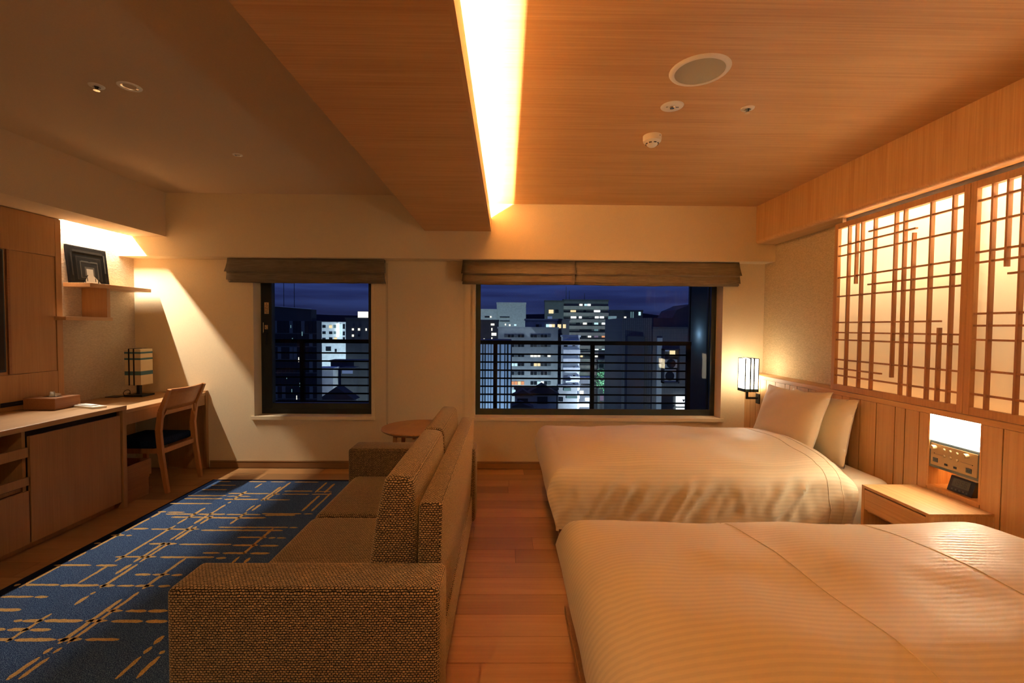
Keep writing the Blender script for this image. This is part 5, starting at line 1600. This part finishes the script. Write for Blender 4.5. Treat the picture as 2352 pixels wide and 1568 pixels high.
for k in range(14):  # bright reflections on the curtain wall, made as glowing strips
    c = rr_.randrange(5, 10)
    a = x0 + (x1 - x0) * (c + rr_.uniform(.2, .8)) / nx
    zz = z1 - .3 - k * .42
    piece('reflection_streak', rr_.choice(('w_c2', 'w_c2', 'w_w')), a, a + rr_.uniform(.03, .07), Y - .05, Y - .02, zz - rr_.uniform(.15, .34), zz, t)
for xx in (-14.79, -14.10):
    MB().cyl((xx, 30.4, 3.4), .018, 2.2, 'z', 6).build('antenna', 'f_roof', label={-14.79: 'left rod on the dark curtain-wall roof', -14.10: 'right rod on the dark curtain-wall roof'}[xx], cat='antenna')
building('white_left', 'f_white', 'floodlit white building with a vertical neon tube', 1.6)
a, b, c, d = CITY['neon'][1]
nn = thing('neon_sign', (a, 79.5, c), 'vertical neon tube with small letters on the white building', 'sign')
MB().box(a, b, 79.3, 79.7, c, d).build('tube', 'neon', nn)
for k in range(8):
    z = d - .25 - k * (d - c) / 8.5
    MB().box(b + .18, b + .42, 79.55, 79.7, z - .10, z + .10).build('letter', 'w_c', nn)
building('dark_right', 'f_dark', 'dark block with four small lit windows right of the neon', 1.6)
a, b, c, d = CITY['signbox'][1]
MB().box(a, b, 69.8, 70.4, c + .29, d + .25).build('sign_box', 'w_w', label='blank lit sign box on the roof of the dark block', cat='sign')
building('low_dark', 'f_dark', 'low dark roofs below the floodlit white building', 1.6)
building('parking', 'f_white', 'pale lit wall low in the narrow window', 1.6)
building('blue_shop', 'f_dark', 'low shop with a blue lit strip', 1.6)
house('dark_house', 'dark gabled house at the foot of the narrow window', 1.1)

# ground, street, crossing
MB().box(-220, 260, 20, 260, GZ - .5, GZ).build('ground', plain('city_ground', (.05, .055, .06), .8, var=.2, bscale=.3), kind=ST, label='dark city ground below the balcony')
M['road'] = plain('road_asphalt', (.16, .17, .18), .6)
rd = MB().box(20.2, 30.0, 66, 108.8, GZ, GZ + .05).build('street', 'road', label='lit street running away between the buildings', cat='street')
for k in range(9):
    piece('crossing_stripe', 'f_white', 20.8 + k * 1.0, 21.3 + k * 1.0, 101, 107, GZ + .05, GZ + .07, rd)
# trees beside the street
def tree(loc, r, label, seed):
    t = thing('street_tree', (loc[0], loc[1], GZ), label, 'tree', 'street trees')
    MB().cyl((loc[0], loc[1], (GZ + .06 + loc[2]) / 2), .22, loc[2] - GZ - .06, 'z', 8).build('trunk', 'f_roof', t)
    m_ = MB()
    rg = random.Random(seed)
    for k in range(900):
        v3 = Vector((rg.gauss(0, 1), rg.gauss(0, 1), rg.gauss(0, 1))).normalized() * r * rg.uniform(.55, 1.05)
        p = Vector(loc) + Vector((v3.x, v3.y, v3.z * 1.15))
        a = Vector((rg.gauss(0, 1), rg.gauss(0, 1), rg.gauss(0, 1))).normalized() * .30
        b = Vector((rg.gauss(0, 1), rg.gauss(0, 1), rg.gauss(0, 1))).normalized() * .30
        m_.bm.faces.new([m_.bm.verts.new(p), m_.bm.verts.new(p + a), m_.bm.verts.new(p + b)])
    m_.build('foliage', 'leaf', t, uv=False, kind='stuff')
M['leaf'] = plain('leaf_green', (.035, .10, .045), .7)
tree((21.0, 95, -9.6), 2.3, 'street tree nearest the green signal', 1)
tree((26.2, 104, -8.8), 2.0, 'taller street tree against the white flats', 2)
tree((22.6, 93, -13.6), 1.7, 'low street tree beside the crossing', 3)
# signal and street lamps
def street_lamp(x, y, z, power, col, label, bulb=.28, name='street_lamp'):
    t = thing(name, (x, y, GZ), label, name.replace('_', ' '), 'street lights')
    MB().cyl((x, y, (GZ + z) / 2), .07, z - GZ, 'z', 8).build('pole', 'f_roof', t)
    k = 'bulb_%d' % len(M)
    M[k] = emit(k, col, 9)
    MB().lathe((x, y, z), [(0, -bulb), (bulb * .7, -bulb * .7), (bulb, 0), (bulb * .7, bulb * .7), (0, bulb)], 12).build('globe', k, t, smooth=True)
    d_ = bpy.data.lights.new('street_light', 'SPOT')
    d_.spot_size = math.radians(165)
    d_.spot_blend = .6
    d_.energy = power
    d_.color = col
    d_.shadow_soft_size = bulb * 1.05
    o = bpy.data.objects.new('street_light', d_)
    COL.objects.link(o)
    o.parent = t
    o.location = (0, .4, z - GZ)
    o.rotation_euler = (math.radians(100), 0, 0)      # spot turned from the hotel to keep its light off the room
street_lamp(20.4, 89, -11.2, 4000, (.75, 1.0, .95), 'white street lamp in front of the trees', .26)
street_lamp(21.1, 88, -11.7, 1600, (.1, 1.0, .7), 'green traffic signal by the trees', .16, 'traffic_signal')
street_lamp(17.6, 62.5, -13.5, 2200, (.72, .90, 1.0), 'street lamp at the foot of the balcony tower', .2)
street_lamp(26.5, 118, -12, 6000, (.75, .92, 1.0), 'street lamp by the far crossing', .2)
street_lamp(11.3, 46.5, -8.3, 2600, (.74, .84, 1.0), 'street lamp before the balcony tower', .12)
street_lamp(4.6, 50.5, -9.0, 550, (.72, .88, 1.0), 'street lamp before the right half of the grey office', .10)
street_lamp(0.5, 50.5, -9.0, 550, (.72, .88, 1.0), 'street lamp before the left half of the grey office', .10)
street_lamp(16.0, 84, -13, 4500, (.85, .92, 1.0), 'street lamp before the tall apartments', .12)
street_lamp(2.0, 130, -12, 7000, (.75, .95, 1.0), 'floodlight before the windowless tower', .12)
street_lamp(-.9, 23, -5.0, 420, (.55, .78, 1.0), 'street lamp in front of the finned building', .1)
street_lamp(-26, 68, -11.5, 6500, (.72, .92, 1.0), 'floodlight before the white neon building', .12)
street_lamp(-12.0, 42.5, -9.5, 1100, (.80, .95, 1.0), 'yard lamp at the pale low wall', .1)
street_lamp(7.0, 17, -4.5, 300, (.72, .88, 1.0), 'street lamp below the tiled building', .1)

# hills on the horizon
hm = MB()
hp = []
for k in range(41):
    x = -900 + k * 55
    hp.append((x, 1.3 + 26 + 14 * noise.noise(Vector((k * .23, 0, 5))) + 5 * noise.noise(Vector((k * .7, 3, 1)))))
hm.prism([(-900, -60)] + hp + [(1300, -60)], 'y', 900, 960)
hm.build('hills', plain('hill_dark', (.02, .028, .05), 1.0), kind=ST, label='dark wooded hills along the horizon')
